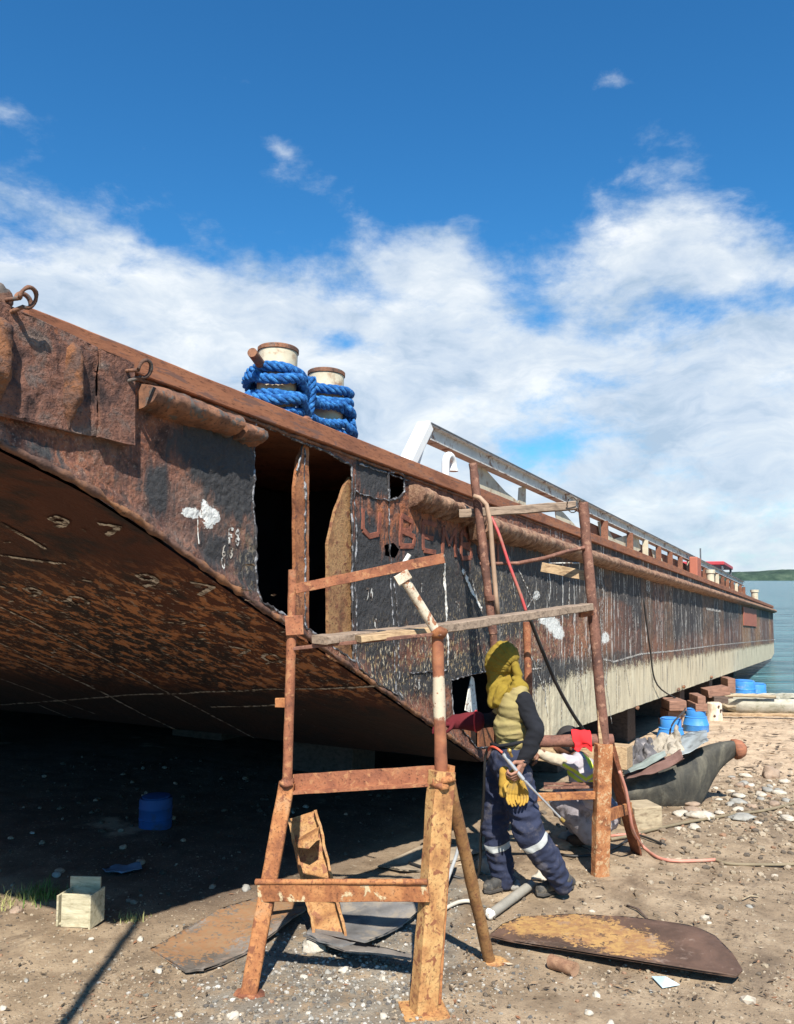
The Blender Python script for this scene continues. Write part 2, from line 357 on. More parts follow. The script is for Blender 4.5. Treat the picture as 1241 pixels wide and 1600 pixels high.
# ------------------------------------------------------------------ barge materials
t = mat('barge_side_mat'); v = t.coord(); s_, y_, w_ = t.sep(v)
A = t.noise(v, 2.6, 7, .62, .5); B = t.noise(v, 12, 7, .72, .3); C_ = t.noise(v, 48, 4, .7); Vv = t.noise(t.coord((9, 1, 1.3)), 2.2, 6, .62, .3)
pit = t.vor(t.coord((1, 1, .8)), 38); sc2 = t.vor(t.coord((1, 1, 1)), 13, out=0)
mixn = t.m('ADD', t.m('MULTIPLY', A, .5), t.m('MULTIPLY', B, .5))
c = t.ramp(mixn, [(.36, (.026, .017, .016)), (.43, (.075, .038, .030)), (.485, (.155, .066, .045)), (.53, (.24, .095, .052)), (.57, (.16, .095, .075)), (.63, (.085, .062, .055)), (.70, (.22, .16, .13))])
SP = t.noise(t.coord((1, 1, 1), (4, 0, 2)), 70, 3, .7); c = t.mix(t.m('MULTIPLY', t.step(.57, .66, SP), .55), c, (.36, .25, .19)); SD = t.noise(t.coord((1, 1, 1), (9, 0, 2)), 26, 5, .7); c = t.mix(t.m('MULTIPLY', t.step(.52, .64, SD), .7), c, (.030, .018, .016))
c = t.mix(t.m('MULTIPLY', t.attr('oxide'), t.step(.40, .56, B)), c, (.34, .115, .045))
c = t.mix(t.m('MULTIPLY', t.attr('grey'), t.step(.36, .6, A)), c, (.135, .115, .10))
tar_shade_m = t.step(.40, .60, t.m('ADD', t.m('MULTIPLY', t.attr('tar_shade'), .62), t.m('MULTIPLY', t.m('SUBTRACT', t.m('ADD', t.m('MULTIPLY', B, .5), t.m('MULTIPLY', Vv, .5)), .34), 1.3)))
tar_shade_m = t.m('MULTIPLY', tar_shade_m, t.step(.05, .35, t.attr('tar_shade')))
c = t.mix(tar_shade_m, c, t.mix(C_, (.020, .021, .024), (.060, .058, .058)))
# panels between the frames weather differently
pn = t.node('ShaderNodeTexWhiteNoise', noise_dimensions='1D'); t.put(pn.inputs['W'], t.m('FLOOR', t.m('MULTIPLY', s_, 1.15))); pc = t.ramp(pn.outputs['Value'], [(0, (.055, .045, .042)), (.3, (.15, .085, .05)), (.5, (.30, .185, .095)), (.7, (.035, .030, .032)), (.85, (.17, .08, .05))], 'CONSTANT')
c = t.mix(t.m('MULTIPLY', t.m('MULTIPLY', t.step(8.5, 10.5, s_), t.step(.36, .56, B)), .75), c, pc)
# pale barnacle flecks
fl = t.noise(t.coord((1.6, 1, .75)), 34, 3, .6, .5); flm = t.m('MULTIPLY', t.step(.55, .63, t.m('ADD', fl, t.m('MULTIPLY', t.m('SUBTRACT', A, .5), .25))), t.attr('fleck'))
c = t.mix(flm, c, t.mix(t.step(.42, .62, B), (.34, .24, .11), (.50, .44, .33)))
# vertical drips of pale paint and primer
dr = t.noise(t.coord((14, 1, .9)), 1.0, 7, .66, .2); drm = t.m('MULTIPLY', t.step(.555, .61, dr), t.attr('drip')); drm = t.m('MULTIPLY', drm, t.step(.40, .52, t.noise(t.coord((3, 1, 2)), 3, 5, .65)))
c = t.mix(drm, c, (.52, .50, .46))
# light boot-top paint below the line
crn = t.m('ADD', t.attr('cream'), t.m('ADD', t.m('MULTIPLY', t.m('SUBTRACT', t.noise(t.coord((10, 1, 1.2)), 1.5, 7, .7), .5), 1.0), t.m('MULTIPLY', t.m('SUBTRACT', t.noise(t.coord((1, 1, 1.6)), 2.6, 6, .7), .5), 1.2))); crn = t.m('ADD', crn, t.m('MULTIPLY', t.m('SUBTRACT', C_, .5), 1.3))
crm = t.step(.50, .66, crn)
cc = t.ramp(t.noise(t.coord((7, 1, .7)), 1.8, 7, .7), [(.30, (.25, .215, .155)), (.45, (.48, .41, .28)), (.62, (.64, .57, .40)), (.75, (.74, .68, .52))])
cc = t.mix(t.m('MULTIPLY', t.step(.60, .74, B), .75), cc, (.20, .145, .09)); cc = t.mix(t.m('MULTIPLY', t.step(.62, .7, C_), .5), cc, (.16, .13, .09))
c = t.mix(crm, c, cc)
wm = t.step(.50, .60, t.m('ADD', t.attr('white'), t.m('ADD', t.m('MULTIPLY', t.m('SUBTRACT', SD, .5), .9), t.m('MULTIPLY', t.m('SUBTRACT', SP, .5), 1.2)))); c = t.mix(wm, c, (.66, .66, .62))
c = t.mix(t.m('MULTIPLY', t.step(.55, .75, C_), .45), c, (.025, .015, .012))
hb = t.m('ADD', t.m('ADD', t.m('MULTIPLY', B, .8), t.m('MULTIPLY', C_, .35)), t.m('MULTIPLY', t.m('SUBTRACT', 1, pit), .22))
hb = t.m('MULTIPLY', hb, t.m('SUBTRACT', 1.0, t.m('MULTIPLY', crm, .72)))
SIDE = fin(t, c, t.ramp(B, [(.3, .9), (.7, .68)]), t.bump(hb, 1.0, .022))
t = mat('barge_bottom_mat'); v = t.coord(); A = t.noise(v, 1.1, 6, .6, .4); st = t.coord((1.0, 1.5, 1)); B = t.noise(st, 9, 6, .68, .35); C_ = t.noise(st, 22, 4, .7)
s_, y_, w_ = t.sep(v)
c = t.ramp(A, [(.34, (.014, .009, .008)), (.5, (.045, .017, .010)), (.66, (.10, .032, .014))])
c = t.mix(t.m('MULTIPLY', t.m('SUBTRACT', 1.0, t.step(.4, 1.8, t.m('ADD', y_, t.m('MULTIPLY', A, .8)))), .7), c, (.075, .020, .009)); c = t.mix(t.m('MULTIPLY', t.step(.46, .60, t.noise(v, 2.3, 6, .7, .5)), .85), c, (.010, .009, .010)); c = t.mix(t.m('MULTIPLY', t.step(4.6, 5.2, s_), .75), c, (.022, .017, .014))
band = t.m('MULTIPLY', t.step(2.9, 3.6, t.m('ADD', s_, t.m('MULTIPLY', A, .8))), t.m('SUBTRACT', 1.0, t.step(4.7, 5.1, t.m('ADD', s_, t.m('MULTIPLY', A, .5)))))
c = t.mix(t.m('MULTIPLY', t.step(.50, .58, B), band), c, (.36, .15, .06)); c = t.mix(t.m('MULTIPLY', t.step(.58, .63, C_), t.m('MULTIPLY', band, .7)), c, (.30, .25, .20))
c = t.mix(t.m('MULTIPLY', t.step(.67, .70, B), .5), c, (.20, .18, .15))
BOTTOM = fin(t, c, .8, t.bump(t.m('ADD', B, t.m('MULTIPLY', C_, .5)), .9, .02))
RAILM = m_rust('gunwale_rust', [(.15, .060, .035), (.24, .095, .050), (.31, .125, .062), (.25, .12, .075)], 4, fleck=(.17, .085, .06), bs=.4, stretch=(.6, 1, 3))
CRUST = m_rust('crusted_rust', [(.075, .038, .026), (.20, .105, .065), (.33, .20, .125), (.25, .18, .135)], 14, bs=1, bd=.014)
CRUST2 = m_rust('rubrail_rust', [(.055, .035, .028), (.15, .075, .048), (.26, .12, .065), (.19, .14, .11)], 6, bs=1, bd=.01, fleck=(.10, .085, .075))
FENDM = m_rust('fender_rust', [(.04, .024, .018), (.10, .056, .042), (.20, .080, .032), (.15, .11, .085)], 10, bs=1, bd=.02)
PADM = m_rust('pad_rust', [(.032, .020, .018), (.10, .052, .040), (.19, .088, .058), (.13, .095, .08), (.26, .18, .14)], 9, bs=1, bd=.02)
SILVER = m_plain('cut_steel', (.30, .305, .32), .5, .6, 60, .8, .004, dirt=(.05, .045, .045), dsc=20, dth=(.40, .52), metal=.25)
WHITEP = m_plain('old_white_paint', (.72, .70, .63), .7, .15, 20, .5, .003, dirt=(.22, .13, .08), dsc=30, dth=(.53, .62))
CHALK = m_plain('chalk_white', (.50, .49, .45), .9, .2, 30, .3, .002, dirt=(.10, .07, .055), dsc=42, dth=(.46, .54))
CHALKD = m_plain('faded_chalk', (.50, .45, .38), .9, .3, 30, .3, .002, dirt=(.05, .03, .02), dsc=22, dth=(.42, .58))
CREAM = m_plain('cream_paint', (.50, .45, .33), .6, .14, 9, .3, .004, dirt=(.27, .15, .08), dsc=7, dth=(.52, .72))
BEAMM = m_plain('grey_painted_steel', (.50, .49, .46), .6, .2, 6, .3, .003, dirt=(.17, .095, .06), dsc=6, dth=(.50, .66))
BEAMT = m_plain('dark_grey_steel', (.10, .11, .12), .5, .2, 9, .2, .002)
RIBM = m_rust('rib_rust', [(.12, .045, .024), (.25, .095, .042), (.34, .14, .06), (.25, .14, .085)], 8, bs=1, bd=.01, fleck=(.15, .06, .035))
RIBT = m_rust('rib_tan', [(.10, .05, .028), (.24, .12, .055), (.33, .19, .085), (.24, .13, .075)], 8, bs=1, bd=.012, fleck=(.16, .065, .035))
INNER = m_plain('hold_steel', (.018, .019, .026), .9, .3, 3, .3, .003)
DECKM = m_rust('deck_rust', [(.12, .055, .035), (.22, .09, .05), (.29, .12, .06)], 3)
REDP = m_plain('red_primer', (.36, .12, .075), .7, .1, 3, .2, .002, dirt=(.25, .09, .05), dsc=4, dth=(.5, .7))
# ------------------------------------------------------------------ the barge
B_ = thing('cargo_barge', W(0, T0, 0), 'long rusty steel cargo barge propped up on the shore with cut open side plates', 'barge')
B_.rotation_euler = R3.to_euler(); O0 = (0, 0, 0); BW = 14.0; TOPW = 2.70
RK = [(1.63, 2.28), (1.74, 2.24), (2.10, 2.155), (2.48, 2.02), (3.2, 1.735), (3.66, 1.575), (6.12, .63), (37.2, .60), (38.9, .78)]
def rake(s):
    for (a, b), (c, d) in zip(RK, RK[1:]):
        if s <= c: return b + (d - b) * (s - a) / (c - a)
    return RK[-1][1]
def ridge(p): return 1 - abs(noise.noise(p)) * 2
def hull_h(s, w):
    k = sstep(4.2, 3.0, s); far = sstep(7, 12, s)
    h = .008 * fbm(Vector((s * 2.2, w * 2.2, 0)), 3) + .007 * (1 - far) * fbm(Vector((s * 9, w * 9, 5)), 3)
    h += (.0055 * k + .003 * (1 - k) * (1 - far * .7)) * (ridge(Vector((s * 15, w * 13, 2))) + .7 * ridge(Vector((s * 29, w * 27, 5)))) * max(0, .5 + noise.noise(Vector((s * 3, w * 3, 7))) * 1.6)
    h += .0045 * (1 - k) * (1 - far) * noise.noise(Vector((s * 26, w * 6, 3))) * sstep(1.0, 1.5, w)
    d = w - rake(s)
    if s < 6.3: h += .016 * sstep(.085, .055, d)
    # ragged scale below the rub rail
    if 4.6 < s < 8: h += .016 * max(0, ridge(Vector((s * 12, w * 3.2, 6)))) * exp(-((w - (2.13 - .02 * (s - 4.6))) / .09) ** 2) * sstep(4.7, 5, s)
    # plates pulled in and out between the frames
    h += .006 * sin(s * 2 * pi / .6) * far
    return h
def on(s, w, up=.0): return Vector((s, -hull_h(s, w) - up, w))
def px2(pts): return [(q.x, q.z) for q in (sp(*p) for p in pts)]
def inpoly(x, y, P_):
    r = False; n = len(P_)
    for i in range(n):
        (x1, y1), (x2, y2) = P_[i], P_[i-1]
        if (y1 > y) != (y2 > y) and x < (x2 - x1) * (y - y1) / (y2 - y1) + x1: r = not r
    return r
def dens(P_, st, closed=True, jag=0):
    o = []; n = len(P_)
    for i in range(n if closed else n - 1):
        a, b = P_[i], P_[(i+1) % n]; L = hypot(b[0]-a[0], b[1]-a[1]); k = max(1, int(L / st))
        for j in range(k):
            f = j / k; x = a[0] + (b[0]-a[0]) * f; y = a[1] + (b[1]-a[1]) * f
            if jag and 0 < f: x += jag * noise.noise(Vector((x*21, y*21, 0))); y += jag * noise.noise(Vector((x*21, y*21, 9)))
            o.append((x, y))
    if not closed: o.append(P_[-1])
    return o
H1 = [(3.127, 2.655), (3.45, 2.640), (3.8, 2.632), (4.06, 2.60), (4.075, 2.40), (4.10, 2.0), (4.15, 1.45), (3.66, 1.635), (3.215, 1.775), (3.19, 1.9), (3.135, 2.3)]
H2 = px2([(604, 738), (622, 738), (631, 744), (631, 768), (622, 778), (606, 782)])
H3 = px2([(600, 852), (614, 848), (624, 858), (618, 872), (602, 868)])
H4 = px2([(703, 1063), (735, 1054), (770, 1047), (806, 1042), (812, 1120), (800, 1168), (760, 1168), (745, 1168), (722, 1142), (709, 1130)])
HOLES = [dens(h, .03, jag=.012) for h in (H1, H2, H3, H4)]
SN = 9.4
outl = dens([(1.63, TOPW)] + RK[:7] + [(SN, rake(SN)), (SN, TOPW)], .05)
pts = list(outl); edges = [(i, (i+1) % len(outl)) for i in range(len(outl))]
for h in HOLES:
    o = len(pts); pts += h; edges += [(o+i, o+(i+1) % len(h)) for i in range(len(h))]
stp = .016; s = 1.65
while s < SN - .01:
    stp = .016 if s < 4.2 else .022
    w0 = rake(s) + .012; k = int((TOPW - w0) / stp)
    for j in range(k): pts.append((s + rnd(-.004, .004), w0 + (j + .5) * (TOPW - w0) / k))
    s += stp
r_ = delaunay_2d_cdt([Vector(p) for p in pts], edges, [], 0, 1e-5, False); pv, pf = r_[0], r_[2]
m = MB(); m.open = True; fs = []
for f in pf:
    cx_ = sum(pv[i][0] for i in f) / len(f); cy_ = sum(pv[i][1] for i in f) / len(f)
    if not inpoly(cx_, cy_, outl) or any(inpoly(cx_, cy_, h) for h in HOLES): continue
    fs.append(tuple(f))
m.add([on(p[0], p[1]) for p in pv], fs)
us = [SN]; k = .06
while us[-1] < 38.9: us.append(min(38.9, us[-1] + k)); k = min(.2, k * 1.03)
m.grid(lambda a, b: on(a, rake(a) + (TOPW - rake(a)) * b), us, [i / 34 for i in range(35)])
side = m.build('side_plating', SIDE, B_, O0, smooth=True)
# patches of coating and painted shade, laid by hand in metres along the side
def zones(lst):
    out = []
    for (px, py, rx, ry, wt) in lst:
        a = sp(px, py); b = sp(px + rx, py + rx * .4 * (1 if py < 905 else .0)); c_ = sp(px, py - ry); out.append((a.x, a.z, abs(b.x - a.x), abs(c_.z - a.z), wt))
    return out
ZT = zones([(330, 705, 60, 40, 1.1), (370, 750, 45, 60, 1.2), (250, 770, 25, 50, .8), (150, 800, 40, 20, .7), (330, 860, 40, 40, .8), (60, 700, 40, 20, .6), (670, 900, 40, 60, .8), (770, 930, 40, 50, .8), (390, 900, 22, 70, .7), (590, 735, 30, 40, 1.1), (590, 955, 38, 90, 1.1), (570, 850, 20, 90, .7), (640, 1080, 60, 30, .5), (735, 1045, 70, 22, 1.2), (680, 960, 60, 60, .45), (690, 850, 80, 30, .4), (820, 880, 60, 50, .6), (820, 950, 70, 45, .6), (890, 930, 28, 28, 1.1),  # first two: dark burnt paint with the bow rail's shade painted in
            (850, 1060, 50, 26, 1.1), (960, 1030, 60, 16, .7), (985, 895, 60, 26, .9), (1070, 925, 45, 36, 1.1), (1045, 950, 22, 60, 1.0), (1100, 960, 40, 40, .9), (1150, 960, 20, 30, .5), (1000, 960, 20, 30, .5), (760, 990, 60, 30, .4), (100, 740, 80, 25, .3), (200, 720, 30, 60, .45)])
ZO = zones([(90, 620, 40, 50, .5), (300, 640, 60, 30, .9), (380, 690, 20, 30, 1), (270, 720, 60, 40, .4), (585, 820, 20, 50, .8), (660, 820, 70, 50, .9), (760, 850, 50, 40, .7), (650, 880, 60, 40, .5), (940, 1000, 40, 30, .8), (1030, 930, 20, 60, .9), (1190, 970, 22, 30, .5), (20, 600, 40, 50, .6), (160, 780, 50, 40, .5), (370, 850, 40, 30, .8)])
ZG = zones([(170, 640, 30, 70, 1), (330, 800, 60, 60, .5), (250, 800, 60, 50, .6), (370, 900, 30, 60, .5), (620, 760, 30, 30, .5)])
ZF = zones([(690, 1020, 90, 40, .95), (760, 1010, 70, 45, 1), (640, 1060, 50, 50, .8), (860, 1020, 70, 25, .8), (590, 1060, 40, 40, .6), (380, 880, 30, 50, .35), (780, 920, 60, 40, .5), (150, 720, 60, 40, .12), (890, 980, 60, 30, .7)])
ZW = zones([(290, 801, 9, 8, 1), (303, 802, 10, 9, 1), (327, 802, 11, 13, 1.1), (337, 808, 8, 9, 1), (325, 821, 8, 8, .9), (318, 787, 5, 7, .9), (852, 966, 12, 10, 1), (866, 978, 12, 13, 1), (874, 992, 9, 9, .9), (946, 997, 7, 10, 1.1), (838, 930, 6, 10, .8), (722, 1180, 16, 8, .9), (700, 1160, 10, 8, .8)])
def zs(Z, s, w):
    a = 0
    for (zs_, zw, rs, rw, wt) in Z:
        d = ((s - zs_) / rs) ** 2 + ((w - zw) / rw) ** 2
        if d < 6: a += wt * exp(-d)
    return min(1, a)
me = side.data; n = len(me.vertices); at = ('tar_shade', 'oxide', 'grey', 'fleck', 'drip', 'cream', 'white')
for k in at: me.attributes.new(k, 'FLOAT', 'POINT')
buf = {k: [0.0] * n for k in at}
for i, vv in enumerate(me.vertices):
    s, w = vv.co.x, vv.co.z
    buf['tar_shade'][i] = zs(ZT, s, w); buf['oxide'][i] = zs(ZO, s, w); buf['grey'][i] = zs(ZG, s, w); buf['fleck'][i] = zs(ZF, s, w)
    buf['tar_shade'][i] *= .95
    if s > 8.6: buf['tar_shade'][i] = min(1, buf['tar_shade'][i] + .75 * sstep(8.6, 9.4, s) * sstep(1.98, 2.12, w + .08 * noise.noise(Vector((s * 1.7, 0, 2)))))  # dark band under the far rub rail: black staining plus its shadow, painted
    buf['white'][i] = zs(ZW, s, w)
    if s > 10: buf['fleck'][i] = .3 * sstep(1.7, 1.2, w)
    if s > 12: buf['tar_shade'][i] = min(1, .75 * buf['tar_shade'][i] + .18 * sstep(26, 14, s) * sstep(1.3, 1.6, w))
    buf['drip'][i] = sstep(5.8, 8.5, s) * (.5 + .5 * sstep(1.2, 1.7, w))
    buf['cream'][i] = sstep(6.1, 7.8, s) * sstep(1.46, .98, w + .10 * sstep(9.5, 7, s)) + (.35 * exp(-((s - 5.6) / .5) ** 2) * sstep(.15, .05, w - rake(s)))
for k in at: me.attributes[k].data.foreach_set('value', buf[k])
# inside and underneath
m = MB(); m.open = True
m.grid(lambda a, b: Vector((a, b, rake(a) - .004 + .008 * fbm(Vector((a * 1.7, b * 1.7, 2)), 3) * sstep(0, .15, b))), [1.63 + .1 * i for i in range(45)] + [6.12] , [0] + [.05 + .12 * i for i in range(int(BW / .12))] + [BW])
m.grid(lambda a, b: Vector((a, b, rake(a) - .004)), [6.12 + (38.9 - 6.12) * i / 40 for i in range(41)], [0, BW * .25, BW * .5, BW * .75, BW])
m.build('bottom_plating', BOTTOM, B_, O0, smooth=True)
m = MB(); m.open = True
m.grid(lambda a, b: Vector((a, BW, rake(a) + (TOPW - rake(a)) * b)), [1.63 + 37.27 * i / 60 for i in range(61)], [0, .5, 1])
m.grid(lambda a, b: Vector((38.9, a, b)), [0, BW], [.776, TOPW]); m.build('far_side_plating', DECKM, B_, O0)
m = MB(); m.box((1.60, BW / 2, 2.49), ((1, 0, 0), (0, 1, 0), (0, 0, 1)), (.06, BW, .42)); m.build('bow_plate', DECKM, B_, O0, bevel=.01)
m = MB(); m.box((20.25, BW / 2 + .005, TOPW - .006), ((1, 0, 0), (0, 1, 0), (0, 0, 1)), (37.3, BW - .02, .012)); m.build('deck', DECKM, B_, O0)
m = MB()
for s in (2.6, 5.2, 7.4): m.box((s, BW / 2, (TOPW + rake(s)) / 2 - .01), ((1, 0, 0), (0, 1, 0), (0, 0, 1)), (.012, BW - .1, TOPW - rake(s) - .04))
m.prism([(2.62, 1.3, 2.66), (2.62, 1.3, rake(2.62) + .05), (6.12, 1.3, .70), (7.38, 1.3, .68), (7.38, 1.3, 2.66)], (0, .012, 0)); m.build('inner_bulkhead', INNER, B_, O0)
# lining that darkens the hold: inner skin of the side
# gunwale bar with its seam
m = MB(); m.beam((1.775, -.012, 2.715), (38.9, -.012, 2.715), .05, .098, n=400, jag=.0022); gun = m.build('gunwale_bar', RAILM, B_, O0, smooth=40)
m = MB(); s = 1.9; pth = []
while s < 9: pth.append(on(s, 2.655 + .004 * noise.noise(Vector((s * 9, 0, 0))), .004)); s += .02
m.tube(pth, .010, 6, jag=.006, fr=60); m.build('weld_seam', CRUST2, B_, O0, smooth=True)
# rub rail
def half_rail(s0, s1, wc, r, name, mt, jag, fr, step=.02, cap=True, fringe=0):
    n = int((s1 - s0) / step); seg = 18; vs = []
    for i in range(n + 1):
        s = s0 + (s1 - s0) * i / n
        for j in range(seg + 1):
            a = pi * j / seg; p = Vector((s, -sin(a) * r, wc(s) + cos(a) * r))
            d = Vector((0, -sin(a), cos(a))); p.y *= 2.1; k = jag * (noise.noise(p * fr * .5) * 1.2 + .6 * noise.noise(p * fr * 1.4) + .5 * noise.noise(p * fr * 4)); p = p + d * k
            if fringe and j > seg * .55: p.z -= fringe * max(0, noise.noise(Vector((s * 55, 0, 1))) + .35) * sin(pi * (j / seg - .55) / .45 * .5 + 0) * sstep(9, 7, s)
            vs.append(p)
    m = MB(); m.add(vs, [(i*(seg+1)+j, (i+1)*(seg+1)+j, (i+1)*(seg+1)+j+1, i*(seg+1)+j+1) for i in range(n) for j in range(seg)] + [tuple(range(seg+1)), tuple(n*(seg+1)+j for j in range(seg+1))[::-1]])
    return m.build(name, mt, B_, O0, smooth=50)
half_rail(2.34, 2.91, lambda s: 2.59, .056, 'rub_rail', CRUST2, .012, 9, .012)
half_rail(2.95, 3.115, lambda s: 2.575, .045, 'rub_rail', CRUST2, .02, 11, .012)
half_rail(4.80, 5.90, lambda s: 2.545 - .03 * (s - 4.8), .062, 'rub_rail', CRUST, .016, 13, .008, fringe=.05)
half_rail(5.93, 38.9, lambda s: (2.475 if s < 9 else 2.475 + .002 * (s - 9)), .078, 'rub_rail', CRUST, .014, 8, .02, fringe=.04)
m = MB(); m.prism([on(5.72, 2.50, .02), on(5.95, 2.47, .02), on(5.93, 2.30, .02), on(5.80, 2.33, .02)], (0, -.075, 0)); m.rough(.012, 16).build('broken_rail_end', CRUST, B_, O0)
# bow pads and half round fenders
def pad(pts, th, name, mt, amp=.012):
    P_ = px2(pts); P_ = dens(P_, .03, jag=.010); o = len(P_); pp = list(P_); x0, x1 = min(p[0] for p in P_), max(p[0] for p in P_); y0, y1 = min(p[1] for p in P_), max(p[1] for p in P_)
    x = x0 + .008
    while x < x1:
        y = y0 + .008
        while y < y1:
            if inpoly(x, y, P_): pp.append((x, y))
            y += .011
        x += .011
    rr = delaunay_2d_cdt([Vector(p) for p in pp], [(i, (i+1) % o) for i in range(o)], [], 1, 1e-5, False); q, f = rr[0], rr[2]
    m = MB(); n = len(q)
    def ht(p): return th + amp * .35 * fbm(Vector((p[0] * 5, p[1] * 5, 1)), 3) + amp * .75 * ridge(Vector((p[0] * 19, p[1] * 19, 1))) * max(0, .4 + noise.noise(Vector((p[0] * 7, p[1] * 7, 4)))) + amp * .3 * noise.noise(Vector((p[0] * 60, p[1] * 60, 1)))
    m.add([Vector((p[0], -ht(p), p[1])) for p in q] + [Vector((p[0], .01, p[1])) for p in q], [tuple(a) for a in f] + [(i, (i+1) % o, (i+1) % o + n, i + n) for i in range(o)])
    return m.build(name, mt, B_, O0, smooth=60)
pad([(-60, 452), (30, 495), (90, 520), (140, 545), (142, 682), (110, 678), (60, 662), (0, 648), (-60, 640)], .035, 'doubler_plate', PADM, .013)
pad([(142, 548), (196, 572), (196, 697), (142, 684)], .050, 'doubler_plate', PADM, .007)
def fender(pa, pb, wd, dp):
    a, b = sp(*pa), sp(*pb); n = 44; seg = 16; vs = []
    for i in range(n + 1):
        f = i / n; c_ = a.lerp(b, f); k = min(1, f * 6 + .45, (1 - f) * 2.6 + .12)
        for j in range(seg + 1):
            an = pi * j / seg; p = Vector((c_.x + cos(an) * wd * k, -.03 - sin(an) * dp * k, c_.z)); vs.append(p + noise.noise_vector(p * 9) * .006 + noise.noise_vector(p * 38) * .006)
    m = MB(); m.add(vs, [(i*(seg+1)+j, (i+1)*(seg+1)+j, (i+1)*(seg+1)+j+1, i*(seg+1)+j+1) for i in range(n) for j in range(seg)] + [tuple(range(seg+1)), tuple(n*(seg+1)+j for j in range(seg+1))[::-1]])
    m.build('fender', FENDM, B_, O0, smooth=60)
fender((103, 538), (97, 672), .034, .060); fender((-12, 500), (-16, 640), .040, .060)
# hooks
def hook(px, py, r, out, legs=True):
    c_ = sp(px, py); m = MB(); c_ = c_ + Vector((0, -out, 0))
    m.tube([c_ + Vector((cos(a) * r, -sin(a) * r * .45, sin(a) * r * 1.1)) for a in [radians(-100 + 300 * i / 18) for i in range(19)]], .0075, 8, jag=.002, fr=50)
    e = c_ + Vector((cos(radians(-100)) * r, -sin(radians(-100)) * r * .45, sin(radians(-100)) * r * 1.1)); m.pipe(e, e + Vector((-.02, out * 1.2, -.03)), .0075)
    e = c_ + Vector((cos(radians(200)) * r, -sin(radians(200)) * r * .45, sin(radians(200)) * r * 1.1)); m.pipe(e, e + Vector((0, out * 1.4, .01)), .0075)
    m.build('hook', CRUST2, B_, O0, smooth=True)
hook(192, 582, .030, .12); hook(14, 472, .030, .10); 
m = MB(); m.rock(sp(2, 470), .05, (.7, .5, 1.1), seed=3, sub=3); m.rock(sp(-10, 490), .06, (.7, .5, 1.1), seed=5, sub=3); m.build('corroded_lug', CRUST2, B_, O0, smooth=True)
m = MB(); c_ = sp(46, 466) + Vector((0, .03, -.012)); m.tube([c_ + Vector((cos(a) * .032, 0, sin(a) * .032)) for a in [pi * i / 12 for i in range(13)]], .009, 8); m.build('lifting_eye', CRUST2, B_, O0, smooth=True)
# frames seen in the opening
def plate(pts, t0, th, name, mt, jag=.006, sub=None):
    P_ = dens([(q.x, q.z) for q in (sp(x, y, t0) for x, y in pts)], .03, jag=jag); m = MB()
    m.prism([(a, t0, b) for a, b in P_], (0, th, 0)); return m.build(name, mt, sub or B_, O0)
plate([(478, 690), (483, 700), (483, 1015), (462, 1000), (461, 760), (467, 715)], .03, .02, 'frame_rib', RIBM)
plate([(548, 745), (556, 760), (556, 1045), (514, 1030), (513, 850), (524, 800), (540, 757)], .03, .02, 'frame_rib', RIBT)
plate([(718, 1135), (744, 1128), (744, 1175), (728, 1166)], .10, .012, 'frame_rib', RIBM); plate([(748, 1140), (772, 1128), (772, 1180), (748, 1190)], .12, .012, 'frame_rib', RIBM)
plate([(737, 1056), (741, 1060), (746, 1110), (737, 1114), (727, 1110), (733, 1075)], .04, .006, 'hanging_plate_scrap', WHITEP)
# torch cuts
def seam(pts, r=.007, name='torch_cut_edge', mt=None, closed=False, amp=.009, up=.004, raw=False):
    P_ = pts if raw else px2(pts); P_ = dens(P_, .014, closed); m = MB(); q = []
    for i, (s, w) in enumerate(P_): q.append(on(s + amp * noise.noise(Vector((s * 30, w * 30, 3))), w + amp * noise.noise(Vector((s * 30, w * 30, 8))), up))
    rs = [r * (.45 + .9 * abs(noise.noise(p * 14)) + .35 * random.random()) for p in q]
    m.tube(q, rs, 6, jag=r * .5, fr=90, closed=closed); return m.build(name, mt or SILVER, B_, O0, smooth=True)
seam(H1, .0085, raw=True, closed=True, up=-.002)
seam([(483, 700), (484, 800), (484, 1000)], .008, up=-.03); seam([(481, 688), (470, 735)], .006, up=-.02)
seam(H2, .009, raw=True, closed=True); seam(H4, .006, raw=True, closed=True)
for a in [[(553, 742), (556, 860), (557, 1045), (585, 1068), (617, 1085)], [(606, 738), (608, 860), (612, 880)], [(610, 880), (613, 960), (618, 1086)], [(616, 900), (622, 1000), (624, 1090)], [(556, 768), (580, 778), (606, 782), (625, 776)],
          [(640, 1052), (676, 1050), (700, 1046)], [(205, 590), (255, 590), (300, 608), (356, 634), (398, 655)], [(354, 645), (354, 668)], [(560, 725), (600, 738), (640, 752)]]: seam(a, .006)
# crusted bar along the turn of the rake
pth = []; s = 1.64
while s < 6.12: pth.append(Vector((s, -.012 - .5 * hull_h(s, rake(s) + .03), rake(s) + .016))); s += .018
CHN = m_rust('chine_rust', [(.06, .035, .028), (.13, .070, .05), (.24, .11, .05), (.19, .14, .11)], 5, bs=1, bd=.012)
m = MB(); m.tube(pth, [.013 + .006 * noise.noise(p * 5) + .002 * noise.noise(p * 20) for p in pth], 9, jag=.010, fr=16); m.build('chine_bar', CHN, B_, O0, smooth=True)
m = MB(); m.open = True
